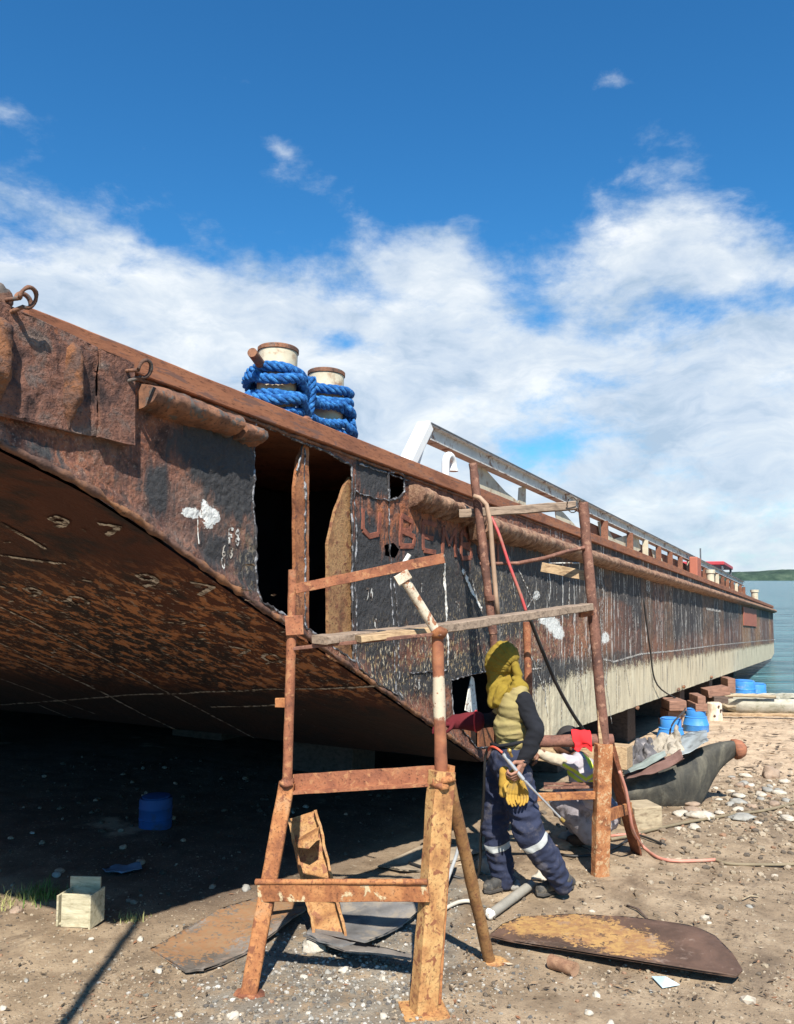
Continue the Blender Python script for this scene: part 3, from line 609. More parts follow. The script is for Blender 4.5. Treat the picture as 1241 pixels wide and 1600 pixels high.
# hand painted marks follow the skin of the hull
def stroke(m, pts, wd, f=None, sd=0):
    f = f or (lambda s, w: on(s, w, .0045)); P_ = dens(pts, .008, False); n = len(P_); o = len(m.v)
    for i, (s, w) in enumerate(P_):
        a = P_[max(0, i-1)]; b = P_[min(n-1, i+1)]; dx, dy = b[0]-a[0], b[1]-a[1]; L = hypot(dx, dy) or 1; nx_, ny = -dy / L, dx / L
        k = wd * .5 * (1 + .7 * noise.noise(Vector((s * 60, w * 60, sd))))
        m.v += [f(s + nx_ * k, w + ny * k), f(s - nx_ * k, w - ny * k)]
    m.f += [(o+2*i, o+2*i+1, o+2*i+3, o+2*i+2) for i in range(n-1)]
GL = {'0': [[(.5, 1), (.15, .8), (.1, .4), (.4, 0), (.8, .15), (.9, .6), (.5, 1)]], '6': [[(.8, 1), (.35, .75), (.1, .3), (.4, 0), (.8, .15), (.75, .45), (.2, .4)]],
      '7': [[(.05, .95), (.9, 1), (.45, 0)]], '4': [[(.6, 1), (.1, .4), (.9, .42)], [(.75, .75), (.7, 0)]], '8': [[(.5, .52), (.15, .75), (.5, 1), (.85, .75), (.5, .52), (.1, .25), (.5, 0), (.9, .25), (.5, .52)]],
      '9': [[(.8, .6), (.4, .5), (.15, .75), (.5, 1), (.85, .8), (.75, .3), (.4, 0)]], '.': [[(.3, .1), (.5, .1)]], '-': [[(.1, .5), (.9, .5)]], 'F': [[(.1, 0), (.15, 1), (.9, .95)], [(.1, .55), (.7, .55)]],
      'U': [[(.1, 1), (.1, .2), (.4, 0), (.8, .15), (.85, 1)]], 'B': [[(.1, 0), (.1, 1), (.7, .9), (.7, .6), (.1, .52), (.85, .4), (.8, .08), (.1, 0)]], 'E': [[(.85, 1), (.1, 1), (.1, 0), (.85, 0)], [(.1, .5), (.7, .5)]],
      'M': [[(.05, 0), (.1, 1), (.5, .4), (.9, 1), (.95, 0)]], 'O': [[(.5, 1), (.1, .7), (.1, .3), (.5, 0), (.9, .3), (.9, .7), (.5, 1)]], 'T': [[(0, 1), (1, 1)], [(.5, 1), (.5, 0)]], 'R': [[(.1, 0), (.1, 1), (.8, .9), (.75, .55), (.1, .5), (.9, 0)]]}
def word(tx, s, w, h, wd, mt, name='painted_digit', f=None, asp=.55, sl=0, jit=.1):
    for ch in tx:
        m = MB(); m.open = True; adv = h * asp * (.45 if ch in '. ' else 1)
        for st_ in GL.get(ch, []): stroke(m, [(s + x * adv * .85 + y * sl * h + rnd(-jit, jit) * h * .15, w + y * h + rnd(-jit, jit) * h * .15) for x, y in st_], wd, f, len(m.v) % 13)
        s += adv * 1.15
        if m.v: m.build(name, mt, B_, O0)
def at_(px, py): q = sp(px, py); return q.x, q.z
word('.74', *at_(568, 938), .075, .010, CHALK); word('0', *at_(583, 985), .07, .010, CHALK)
word('78', *at_(712, 955), .07, .010, CHALK); word('0', *at_(718, 985), .07, .010, CHALK); word('68', *at_(645, 1080), .085, .012, CHALK)
word('6.8', *at_(346, 870), .055, .008, CHALKD); word('0', *at_(345, 888), .055, .008, CHALK); word('F8', *at_(356, 850), .075, .014, CHALK); word('.7.', *at_(655, 925), .06, .008, CHALK)
word('88', *at_(935, 912), .17, .025, CHALK); word('8', *at_(975, 925), .17, .025, CHALK); word('690', *at_(838, 1040), .06, .012, CHALK); word('88', *at_(1010, 925), .2, .03, CHALK)
# welded letters of the old name, just raised, in the rail's shade
LET = m_rust('letter_rust', [(.11, .04, .03), (.22, .075, .045), (.30, .10, .06)], 12, bs=.8)
def wword(tx, s0, w0, s1, h, wd):
    n = len(tx); adv = (s1 - s0) / n
    for i, ch in enumerate(tx):
        m = MB()
        for st_ in GL.get(ch, []):
            for (a, b), (c_, d_) in zip(st_, st_[1:]):
                p = on(s0 + adv * (i + a * .8), w0 + b * h, -.004); q = on(s0 + adv * (i + c_ * .8), w0 + d_ * h, -.004)
                if (p - q).length > .01: m.beam(p, q, wd, .022, up=(0, 1, 0), jag=.004)
        m.build('welded_letter', LET, B_, O0)
a_, b_ = at_(562, 835); wword('U', a_, b_, at_(604, 835)[0], .16, .035)
a_, b_ = at_(622, 848); wword('BEMBOT', a_, b_ - .02, at_(790, 880)[0], .20, .036)
m = MB(); m.open = True; stroke(m, px2([(308, 812), (309, 850)]), .006); m.build('paint_run', WHITEP, B_, O0)
# white paint runs, scrapes and the line above the boot top
m = MB(); m.open = True
for a, wd in [ ([(795, 865), (800, 900)], .012), ([(735, 905), (752, 952)], .012), ([(808, 890), (835, 945)], .012), ([(838, 925), (822, 950)], .016), ([(853, 890), (858, 945)], .012), ([(867, 880), (870, 940)], .008),
              ([(930, 880), (945, 1060), (955, 1130)], .013), ([(960, 890), (975, 1020), (985, 1090)], .010), ([(995, 900), (1008, 1000)], .010), ([(1022, 905), (1035, 1000)], .012), ([(1045, 915), (1056, 1000)], .015), ([(1065, 920), (1073, 1000)], .012), ([(850, 1060), (855, 1120)], .01), ([(828, 1020), (850, 1080)], .012), ([(842, 1100), (835, 1130)], .01),
              ([(905, 1060), (915, 1110)], .009), ([(1085, 930), (1092, 990)], .018), ([(1103, 951), (1126, 955)], .05), ([(1048, 920), (1052, 990)], .03), ([(800, 905), (804, 930)], .01), ([(943, 1030), (960, 1034), (1000, 1022), (1060, 1016), (1120, 1008), (1212, 999)], .022), ([(822, 1046), (845, 1044)], .014), ([(862, 985), (866, 1010)], .02), ([(1120, 940), (1126, 990)], .03), ([(1140, 945), (1146, 990)], .03)]:
    stroke(m, px2(a), wd)
for i in range(110):
    s = 8.5 + 26 * random.random() ** 1.3 ; w0 = rnd(1.45, 2.3); stroke(m, [(s, w0), (s + rnd(-.01, .02), w0 - rnd(.1, .6))], rnd(.008, .02) * (1 + s / 25))
for i in range(60):
    s = 7.2 + 24 * random.random() ** 1.6; w0 = rnd(1.05, 1.34); stroke(m, [(s, w0), (s + rnd(-.03, .03), w0 - rnd(.15, .5))], rnd(.006, .014) * (1 + s / 25))
m.build('paint_runs', CHALK, B_, O0)
for a, wd in [([(690, 855), (693, 900), (696, 960), (700, 1040)], .028), ([(721, 890), (735, 920), (752, 952)], .034)]:
    m = MB(); m.open = True; stroke(m, px2(a), wd); m.build('paint_run', WHITEP, B_, O0)
# marks under the rake
RA = Vector((1.74, 0, 2.24)); RD = Vector((6.12 - 1.74, 0, .63 - 2.24)).normalized(); RN = Vector((0, 1, 0)).cross(RD).normalized()
def rk(px, py):
    p0 = B_.matrix_world @ RA if False else W(RA.x, T0, RA.z); nn = (D * RN.x + E_ * RN.y + N * RN.z); q = stw(hit(px, py, p0, nn)); return (q.x, q.y - T0)
def under(s, y): return Vector((s, y, rake(s) - .012 + .008 * fbm(Vector((s * 1.7, y * 1.7, 2)), 3)))
def uword(px, py, tx, h, mt):
    # digits seen from below: built along the image's right and down directions on the plate
    o = rk(px, py); r = rk(px + 12, py + 2); u = rk(px, py - 10); ex = Vector((r[0]-o[0], r[1]-o[1])).normalized(); ey = Vector((u[0]-o[0], u[1]-o[1])).normalized(); x0 = 0
    for ch in tx:
        m = MB(); m.open = True
        adv = h * 1.0 * (.45 if ch == '.' else 1)
        for st_ in GL.get(ch, []): stroke(m, [tuple(Vector(o) + ex * (x0 + a * adv * .8) + ey * b * h) for a, b in st_], .022, under)
        x0 += adv * 1.1; m.build('painted_digit', mt, B_, O0)
uword(32, 936, '9.0', .17, CHALKD); uword(208, 922, '9.7', .17, CHALKD); uword(70, 836, '5.5' if False else '9.7', .14, CHALKD); uword(356, 1030, '70', .18, CHALKD)
m = MB(); m.open = True
for a in [[(0, 830), (70, 872)], [(0, 955), (260, 1082), (440, 1172)], [(0, 1100), (240, 1086), (450, 1080), (600, 1077)], [(0, 1062), (150, 1115)], [(330, 1105), (450, 1103)], [(0, 1010), (150, 1080), (300, 1150)], [(120, 1065), (330, 1165)], [(0, 880), (90, 892)], [(60, 1100), (260, 1180)]]:
    stroke(m, [rk(*p) for p in a], .022, under, 3)
m.build('bottom_weld_lines', CHALKD, B_, O0)
m = MB(); m.open = True
for i in range(90):
    a, b = rk(rnd(0, 450), random.gauss(985, 45)); L = rnd(.02, .07); an = rnd(-.5, .5); stroke(m, [(a, b), (a + L * sin(an), b + L * cos(an))], rnd(.006, .016), under, i)
tag(m.build('scraped_marks', CHALKD, B_, O0), kind='stuff')
# red patch plate near the stern
a_ = px2([(1160, 948), (1181, 953), (1181, 979), (1161, 977)]); m = MB(); m.prism([(x, -.03, y) for x, y in a_], (0, .02, 0)); m.build('patch_plate', REDP, B_, O0)
# anodes along the boot top
for (x, y) in [(1058, 1077), (1066, 1073), (993, 1106), (1110, 1058)]:
    q = sp(x, y); m = MB(); m.rock((q.x, -.03, q.z), .030 + q.x * .0012, (1.7, .5, .6), seed=x, sub=2); m.build('zinc_block', CRUST2 if x in (1058, 1110) else CHN, B_, O0, smooth=True)
# ------------------------------------------------------------------ deck gear (bolted or welded to the barge)
def bl(s, y, w): return W(s, T0 + y, w)
BT = .6; BR = .125
def bollard(s, y, top, r, bar):
    m = MB(); m.lathe((s, y, 2.70), (0, 0, 1), [(r, 0), (r, top - 2.70 - .03)], 40)
    o = m.build('bollard', CREAM, B_, O0, smooth=40)
    m = MB(); m.lathe((s, y, top - .028), (0, 0, 1), [(r, 0), (r + .007, 0), (r + .007, .024), (r, .03), (r - .03, .032)], 40); m.build('rim', CRUST2, o, O0, smooth=40)
    if bar: m = MB(); m.pipe((s - .10, y + .02, top - .17), (s - .34, y - .06, top - .135), .030, n=6); m.build('cross_bar', CRUST2, o, O0, smooth=40)
s1, s2 = 4.09, 4.66
bollard(s1, BT, 3.41, BR, True); bollard(s2, BT, 3.415, BR, False)
m = MB(); m.box((4.37, BT, 2.71), ((1, 0, 0), (0, 1, 0), (0, 0, 1)), (1.1, .45, .02)); m.build('bollard_base', DECKM, B_, O0, bevel=.004)
m = MB(); m.tube([(3.72 + .05 * cos(a), .1, 2.76 + .06 * sin(a)) for a in [pi * i / 10 for i in range(11)]], .016, 8); m.build('lifting_eye', RAILM, B_, O0, smooth=True)
# rope
t = mat('blue_rope'); v = t.coord(); a = t.noise(v, 30, 4, .6); c = t.ramp(a, [(.3, (.006, .045, .17)), (.5, (.014, .12, .36)), (.72, (.07, .28, .58))]); ROPE = fin(t, c, .85, t.bump(t.noise(v, 160, 3, .6), 1, .008))
def rope(m, path, r=.033, turns=22.0, strands=4):
    L = 0; pts = [Vector(p) for p in path]; n = len(pts); u = None; ac = [0]
    for i in range(1, n): ac.append(ac[-1] + (pts[i] - pts[i-1]).length)
    fr = []
    for i in range(n):
        tt = (pts[min(i+1, n-1)] - pts[max(i-1, 0)]).normalized(); u = tt.orthogonal() if u is None else (u - tt * u.dot(tt)); u.normalize(); fr.append((u.copy(), tt.cross(u)))
    for k in range(strands):
        q = []
        for i in range(n):
            a = 2 * pi * (k / strands + ac[i] * turns / strands * 1.0); q.append(pts[i] + (fr[i][0] * cos(a) + fr[i][1] * sin(a)) * r * .60)
        m.tube(q, r * .47, 7)
def ring_path(c, r, w0, tilt, ta, n=150, wob=.012, a0=0, a1=2*pi, drop=0):
    out = []
    for i in range(n + 1):
        a = a0 + (a1 - a0) * i / n; rr = r + wob * noise.noise(Vector((cos(a) * 1.3 + w0 * 9, sin(a) * 1.3, c[0])))
        out.append(bl(c[0] + rr * cos(a), c[1] + rr * sin(a), w0 + tilt * cos(a - ta) + drop * i / n + .012 * noise.noise(Vector((cos(a) * 2, sin(a) * 2, w0 * 20)))))
    return out
m = MB(); R1 = BR + .034
for w0, tl, ta in [(3.215, .03, 3.6), (3.09, .03, 0.6), (2.985, .03, .4), (2.905, .02, .5), (2.82, .01, 1), (2.755, .01, 1)]: rope(m, ring_path((s1, BT), R1 + rnd(0, .012), w0, tl, ta))
for w0, tl, ta in [(3.27, .02, .9), (3.195, .03, .5), (3.125, .025, 3.6), (2.945, .035, 3.3), (2.875, .02, 3.0), (2.80, .01, 3.0), (2.745, .01, 1)]: rope(m, ring_path((s2, BT), R1 + rnd(0, .012), w0, tl, ta))
def around(w0, ex, sag=.0):
    out = []; n = 40
    for i in range(n + 1): a = pi / 2 + pi * i / n; out.append(bl(s1 + (R1 + ex) * cos(a), BT + (R1 + ex) * sin(a), w0 + .015 * sin(a * 3)))
    for i in range(1, 14): f = i / 14; out.append(bl(s1 + (s2 - s1) * f, BT - (R1 + ex) * (1 - .35 * sin(pi * f)), w0 - sag * sin(pi * f)))
    for i in range(n + 1): a = -pi / 2 + pi * i / n; out.append(bl(s2 + (R1 + ex) * cos(a), BT + (R1 + ex) * sin(a), w0 - .04 + .02 * sin(a * 2)))
    for i in range(1, 14): f = i / 14; out.append(bl(s2 - (s2 - s1) * f, BT + (R1 + ex) * (1 - .5 * sin(pi * f)), w0))
    return out
rope(m, around(3.035, .045, .05)); rope(m, around(3.17, .03, .06))
# slack bight hanging on the far bollard's right side
pth = [bl(s2 + R1 * 1.15 * cos(a) + .02, BT + R1 * 1.15 * sin(a), 3.06 - .07 * cos(2 * (a + .6))) for a in [radians(-80 + 200 * i / 50) for i in range(51)]]; rope(m, pth, .032)
pth = [bl(s1 + .14 + .02 * sin(3 * f), BT - .17 + .03 * f, 3.24 - .34 * f) for f in [i / 14 for i in range(15)]]; rope(m, pth, .032)
o = m.build('mooring_rope', ROPE, smooth=True); tag(o, 'thick blue braided rope wound round the two cream bollards on the barge deck', 'rope')
# hatch beam on brackets
def bpx(x, y, t): q = sp(x, y, t); return q
BT2 = .6
a = bpx(664, 676, BT2); b = Vector((37.5, BT2, a.z + .0))
A_ = Vector((6.25, BT2, 3.33)); Z_ = Vector((33.0, BT2, 3.40))
def ibeam(p, q, h, fw, th): 
    up = Vector((0, 0, 1)); mm = MB(); mm.beam(p, q, th, h, up, n=60); mm.beam(p + up * (h/2), q + up * (h/2), fw, th, up, n=60); mm.beam(p - up * (h/2), q - up * (h/2), fw, th, up, n=60); return mm
o = ibeam(A_, Z_, .13, .11, .014).build('hatch_beam', BEAMM, B_, O0)
m = MB(); m.beam(A_ + Vector((0, 0, .076)), Z_ + Vector((0, 0, .076)), .125, .012, n=60, jag=.002); m.build('top_strip', BEAMT, o, O0)
m = MB(); p = Vector((5.68, BT2, 2.70)); q = Vector((6.25, BT2, 3.385)); m.beam(p, q, .13, .11, up=(1, 0, -.8)); m.build('end_stay', WHITEP if False else m_plain('white_paint', (.66, .66, .64), .5, .07, 5, .1, .001, dirt=(.5, .42, .33), dsc=6, dth=(.62, .75)), B_, O0, bevel=.008)
WHT = bpy.data.materials['white_paint']
m = MB(); m.beam((6.02, BT2 + .05, 2.70), (6.33, BT2 + .05, 3.27), .035, .035, up=(1, 0, 0)); m.build('thin_stay', WHT, B_, O0)
# gooseneck vent
g0 = Vector((5.86, .22, 2.70)); m = MB(); pth = [g0, g0 + Vector((.0, 0, .12)), g0 + Vector((0, 0, .26))] + [g0 + Vector((.075 - .075 * cos(a), 0, .26 + .075 * sin(a))) for a in [pi * i / 12 for i in range(1, 13)]] + [g0 + Vector((.15, 0, .22))]
m.tube(pth, [.032] * (len(pth) - 1) + [.042], 14); m.build('gooseneck_vent', WHT, B_, O0, smooth=40)
m = MB(); m.pipe((6.0, .12, 2.80), (6.30, .16, 2.83), .018); m.build('deck_pin', BEAMT, B_, O0)
m = MB(); m.beam((5.7, .1, 2.725), (6.0, .1, 2.725), .1, .06, jag=.01); m.build('deck_scale', RAILM, B_, O0)
# brackets and posts
rustpost = m_rust('post_rust', [(.10, .05, .035), (.20, .085, .05), (.27, .13, .08)], 6)
s = 7.15; k = 0
while s < 33:
    hgt = A_.z - .06
    if s < 11.5:
        pass
    elif s < 11.5:
        m = MB(); y = BT2 + .03
        m.prism([(s, y, 2.70), (s + 1.40, y, 2.70), (s + 1.40, y, 2.76), (s + .28, y, hgt - .03), (s, y, hgt)], (0, .012, 0)); m.build('hatch_bracket', CREAM, B_, O0)
        m = MB(); m.box((s + .01, y + .16, (2.70 + hgt) / 2), ((1, 0, 0), (0, 1, 0), (0, 0, 1)), (.014, .30, hgt - 2.72)); m.build('bracket_web', CREAM, B_, O0)
        m = MB(); m.pipe((s + .38, BT2 - .11, 2.70), (s + .38, BT2 - .11, hgt + .05), .035); m.build('stanchion', rustpost, B_, O0, smooth=40)
    else:
        m = MB(); m.beam((s, BT2 - .05, 2.70), (s, BT2 - .05, hgt), .06, .10, up=(0, 1, 0)); m.build('stanchion', CREAM if k % 4 == 1 else rustpost, B_, O0)
        if k % 3 == 0: m = MB(); m.prism([(s, BT2 - .1, 2.70), (s + .5, BT2 - .1, 2.70), (s + .06, BT2 - .1, 3.05)], (0, .012, 0)); m.build('hatch_bracket', CREAM, B_, O0)
    s += 1.72 if s < 13 else 1.25; k += 1
def gus(pts, t_=BT2 + .03, mt=CREAM):
    m = MB(); m.prism([tuple(bpx(x, y, t_)) for x, y in pts], (0, .014, 0)); m.build('hatch_bracket', mt, B_, O0)
def stan(x, y0, y1, w_=.07):
    a = bpx(x, y1, BT2 - .08); m = MB(); m.beam((a.x, BT2 - .08, 2.70), (a.x, BT2 - .08, 3.29), w_, w_, jag=.004); m.build('stanchion', rustpost, B_, O0)
gus([(746, 726), (756, 730), (790, 768), (818, 790), (800, 800), (746, 782)]); gus([(812, 762), (822, 760), (822, 800), (810, 792)]); gus([(868, 795), (880, 800), (900, 822), (905, 840), (872, 828)]); gus([(935, 815), (946, 818), (962, 848), (940, 850)]); gus([(960, 842), (996, 832), (1002, 858), (990, 868), (965, 862)])
gus([(1018, 858), (1030, 862), (1034, 876), (1022, 876)]); gus([(1040, 880), (1050, 884), (1046, 890)])
for x in (820, 862, 905, 932, 948): stan(x, 0, 780)
m = MB(); m.beam((11.6, BT2 + .06, 2.95), (33, BT2 + .06, 3.0), .012, .50, n=60, jag=.006); m.build('hatch_coaming', RAILM, B_, O0)
m = MB(); m.prism([(33, BT2 + .06, 2.70), (37.6, BT2 + .06, 2.70), (33, BT2 + .06, 3.3)], (0, .012, 0)); m.build('hatch_coaming', RAILM, B_, O0)
m = MB(); m.box((20.3, .42, 3.04), ((1, 0, 0), (0, 1, 0), (0, 0, 1)), (.6, .18, .62)); m.build('deck_locker', REDP, B_, O0, bevel=.02)
def far_bollard(s, y, r, h, mt):
    m = MB(); m.lathe((s, y, 2.70), (0, 0, 1), [(r * .8, 0), (r * .8, h - .1), (r, h - .09), (r, h)], 20); m.build('bollard', mt, B_, O0, smooth=40)
far_bollard(22.3, .35, .12, .50, CREAM); far_bollard(33.5, .25, .15, .50, CREAM)
m = MB(); q = bpx(1095, 880, .8); m.pipe((q.x, .8, 2.7), (q.x, .8, bpx(1095, 857, .8).z), .02); m.build('antenna', BEAMT, B_, O0)
# red roofed cab further aft
cb = bpx(1128, 884, 2.2); cx_ = cb.x; m = MB()
CAB = thing('red_canopy', bl(cx_, 3.4, 2.7), 'small red flat canopy on thin posts standing far aft on the barge deck', 'canopy'); CAB.rotation_euler = R3.to_euler(); zt = cb.z - 2.7
m.box((0, 0, zt), ((1, 0, 0), (0, 1, 0), (0, 0, 1)), (3.4, 3.0, .16)); m.build('roof', m_plain('canopy_red', (.42, .05, .06), .5, .15, 3), CAB, O0, bevel=.03)
for i in (-1, 1):
    for j in (-1, 1): m = MB(); m.pipe((i * 1.6, j * 1.4, 0), (i * 1.6, j * 1.4, zt - .05), .05); m.build('post', BEAMT, CAB, O0, smooth=40)
m = MB(); m.beam((1.2, -1.2, .3), (1.2, 1.2, zt - .1), .04, .06); m.build('brace', BEAMM, CAB, O0)
# ------------------------------------------------------------------ yard materials
OR_ = [(.13, .048, .024), (.30, .115, .045), (.42, .185, .070), (.40, .23, .12)]
RS = [(.11, .045, .028), (.23, .085, .045), (.32, .125, .06), (.30, .15, .085)]
POSTR = m_rust('trestle_rust_red', RS, 9, fleck=(.36, .17, .08), bs=.8)
LEGO = m_rust('trestle_rust_orange', OR_, 9, fleck=(.20, .075, .035), bs=.9, bd=.006)
LEGY = m_rust('trestle_rust_ochre', [(.18, .08, .035), (.40, .20, .075), (.50, .30, .12), (.30, .12, .05)], 8, fleck=(.22, .085, .04), bs=.9)
RAILP = m_rust('rail_rust_paint', OR_, 10, paint=(.50, .40, .24), pt=(.55, .60))
BROWNP = m_rust('pipe_brown', [(.09, .045, .035), (.17, .08, .055), (.24, .11, .075)], 9, fleck=(.28, .15, .10))
GREYW = m_wood('grey_timber', (.27, .20, .145), (.10, .07, .05), 'x', 8)
TANW = m_wood('tan_timber', (.40, .28, .16), (.16, .09, .05), 'x', 8)
OCHRE = m_rust('ochre_pipe', [(.15, .07, .03), (.31, .16, .06), (.38, .22, .095)], 9, fleck=(.20, .085, .04))
def banded(name, base, z0, z1, col, ax=2):
    """old cream paint left on one stretch of a post"""
    t = mat(name); v = t.coord(); a = t.noise(v, 9, 6, .62, .3); c = t.ramp(a, [(.3 + .14 * i, x) for i, x in enumerate(base)])
    z = t.sep(v)[ax]; zz = t.m('ADD', z, t.m('MULTIPLY', t.m('SUBTRACT', t.noise(v, 24, 5, .7), .5), .09)); f = t.m('MULTIPLY', t.step(z0, z0 + .015, zz), t.m('SUBTRACT', 1, t.step(z1, z1 + .015, zz)))
    c = t.mix(t.m('MULTIPLY', f, t.step(.33, .42, t.noise(v, 30, 5, .7))), c, t.mix(t.noise(v, 20, 4, .6), tuple(k * .75 for k in col), col)); return fin(t, c, .75, t.bump(a, .8, .005))
def pl(m, a, b, r, **k): return m.pipe(P(*a), P(*b), r, **k)
# ------------------------------------------------------------------ near trestle
bR = gq(662, 1578); bL = gq(389, 1548); bB = gq(765, 1496); bH = gq(420, 1432)
T1 = thing('scaffold_trestle', gq(560, 1500), 'rusty orange steel scaffold trestle with splayed legs, nearest in the yard', 'trestle')
o1 = Vector(T1['_o'])
def part(m, name, mt, smooth=40, th=None, **k): return m.build(name, mt, th or T1, smooth=smooth, **k)
cR = P(691, 1205, 3.93)
part(MB().beam(bR + Vector((0, 0, .01)), cR, .105, .085, up=(.55, -1, 0), jag=.004, seed=1), 'leg', LEGY)
part(MB().beam(cR + Vector((.035, .03, .02)), bR + Vector((.055, .05, .02)), .03, .06, up=(.55, -1, 0), jag=.003), 'leg_stiffener', LEGO)
part(MB().box(bR + Vector((0, 0, .008)), ((1, .2, 0), (-.2, 1, 0), N), (.20, .17, .014)).rough(.004, 9), 'foot_plate', LEGY)
kL = P(449, 1222, 4.10)
part(MB().beam(bL, kL, .075, .05, up=(0, -1, .1), jag=.003, seed=4), 'leg', LEGO)
part(MB().rock(bL + Vector((0, 0, .006)), .06, (1.1, 1, .14), seed=3), 'foot_plate', POSTR)
part(MB().pipe(P(700, 1215, 4.0), bB, .030, jag=.003), 'leg', OCHRE)
part(MB().rock(bB + Vector((.01, 0, .0)), .070, (1.2, 1, .08), seed=8), 'foot_plate', LEGY)
part(MB().pipe(P(447, 1235, 4.2), bH, .02), 'leg', BROWNP)
pLm = m_rust('left_post_rust', RS, 9, fleck=(.36, .17, .08), bs=.8)
part(MB().pipe(kL + Vector((0, -.01, -.03)), P(456, 985, 4.1), .024, jag=.0015), 'post', POSTR)
part(MB().pipe(P(456, 990, 4.1), P(457, 890, 4.1), .0215, jag=.0015), 'post', POSTR)
Z0 = P(690, 1125, 3.95).z; Z1 = P(690, 1060, 3.95).z
pm = banded('right_post_paint', RS, Z0 - o1.z, Z1 - o1.z, (.60, .50, .36))
part(MB().pipe(P(690, 1212, 3.95), P(683, 985, 3.95), .029, jag=.0025), 'post', pm)
part(MB().angle(P(452, 1226, 4.11), P(695, 1211, 3.93), .06, .083, .012, up=(0, 0, 1)), 'top_rail', POSTR)
part(MB().beam(P(404, 1392, 4.02), P(670, 1391, 3.81), .02, .095, jag=.003), 'lower_rail', RAILP)
part(MB().pipe(P(400, 1378, 4.02), P(668, 1378, 3.80), .013, jag=.002), 'rail_pipe', LEGO)
part(MB().beam(P(462, 920, 4.09), P(694, 872, 3.92), .012, .048, jag=.002), 'guard_bar', POSTR)
part(MB().beam(P(430, 1098, 4.1), P(450, 1098, 4.1), .02, .045, jag=.004), 'bracket', LEGO)
part(MB().beam(P(447, 978, 4.08), P(474, 976, 4.08), .03, .095, jag=.005), 'bracket', POSTR)
part(MB().beam(P(458, 1013, 4.10), P(690, 990, 3.92), .04, .016, jag=.003), 'plank_bar', BROWNP)
wp = m_rust('pale_pipe_paint', [(.30, .24, .17), (.55, .47, .35), (.62, .56, .45)], 8, fleck=(.28, .12, .06), bs=.4)
part(MB().pipe(P(630, 902, 3.9), P(684, 990, 3.94), .023, n=10), 'brace', wp)
part(MB().beam(P(620, 908, 3.9), P(640, 896, 3.9), .05, .05, jag=.005), 'brace_clip', wp)
part(MB().pipe(P(700, 1220, 3.9), P(676, 1222, 3.9), .02, jag=.004), 'pin', LEGO)
part(MB().rock(P(698, 1217, 3.9), .032, (1.3, 1, .55), seed=9, rough=.6).rock(P(688, 1228, 3.88), .03, (1.2, 1, .6), seed=5, rough=.6), 'weld_lump', LEGO, smooth=True)
part(MB().rock(kL + Vector((0, -.02, 0)), .035, (1, 1, .7), seed=12, rough=.6), 'weld_lump', POSTR, smooth=True)
part(MB().rock(P(686, 988, 3.93), .038, (1, 1, .8), seed=13, rough=.5), 'weld_lump', LEGO, smooth=True)
# ------------------------------------------------------------------ far trestle
b1 = gq(938, 1368); b2 = gq(1003, 1335); b3 = gq(790, 1350)
T2 = thing('scaffold_trestle', gq(930, 1350), 'brown rusty pipe trestle with tall posts standing beside the man in the yellow hood', 'trestle')
def part2(m, name, mt, smooth=40, **k): return m.build(name, mt, T2, smooth=smooth, **k)
part2(MB().beam(b1 + Vector((0, 0, -.01)), P(943, 1162, 5.88), .115, .07, up=(.35, -1, 0), jag=.006, seed=2), 'leg', m_rust('far_leg_rust', [(.15, .06, .03), (.32, .125, .05), (.42, .19, .08), (.50, .34, .19)], 12, fleck=(.44, .29, .16), bs=1))
part2(MB().angle(b2, P(957, 1165, 6.0), .10, .13, .014, up=(.2, -1, .2), jag=.004), 'leg', m_rust('far_leg_rust_dark', [(.11, .045, .03), (.25, .09, .045), (.35, .14, .06)], 14, bs=1))
part2(MB().beam(P(951, 1274, 5.95), P(985, 1262, 6.2), .02, .08, jag=.004), 'tie_bar', LEGO)
part2(MB().pipe(P(945, 1165, 5.9), P(911, 785, 5.9), .036, jag=.003), 'post', BROWNP)
part2(MB().beam(P(941, 1165, 5.88), P(938, 1085, 5.9), .02, .05, up=(1, 0, 0), jag=.003), 'post_stiffener', TANW)
part2(MB().pipe(P(739, 724, 5.9), P(771, 990, 5.9), .031, jag=.003), 'post', BROWNP)
part2(MB().pipe(P(771, 990, 5.9), b3, .027, jag=.003), 'post', BROWNP)
part2(MB().pipe(P(768, 930, 5.88), P(769, 938, 5.88), .045), 'collar', BROWNP)
part2(MB().pipe(P(823, 972, 5.95), P(829, 1160, 5.95), .027, jag=.003), 'post', POSTR)
part2(MB().pipe(P(800, 1159, 5.95), P(958, 1156, 5.92), .042, jag=.004), 'crossbar', m_rust('crossbar_rust', [(.09, .045, .035), (.19, .085, .06), (.27, .13, .09)], 9))
part2(MB().beam(P(818, 1246, 5.9), P(948, 1242, 5.88), .03, .052, jag=.003), 'lower_bar', LEGO)
part2(MB().beam(P(850, 1231, 6.05), P(934, 1229, 6.0), .05, .012, jag=.002).beam(P(850, 1225, 6.15), P(934, 1224, 6.1), .05, .010, jag=.002), 'step_bar', BROWNP)
part2(MB().beam(P(905, 958, 5.85), P(926, 955, 5.85), .07, .06, jag=.006), 'clamp', POSTR)
part2(MB().pipe(P(750, 881, 5.9), P(812, 880, 5.87), .012, jag=.002).tube([P(808, 880, 5.87), P(850, 872, 5.87), P(885, 862, 5.87), P(914, 856, 5.87)], .014, 8, jag=.004, fr=30), 'guard_bar', BROWNP)
part2(MB().beam(P(846, 886, 6.1), P(918, 900, 6.0), .02, .07, jag=.003), 'board', TANW)
part2(MB().pipe(P(850, 880, 6.2), P(905, 880, 6.1), .006), 'wire', CHALK)
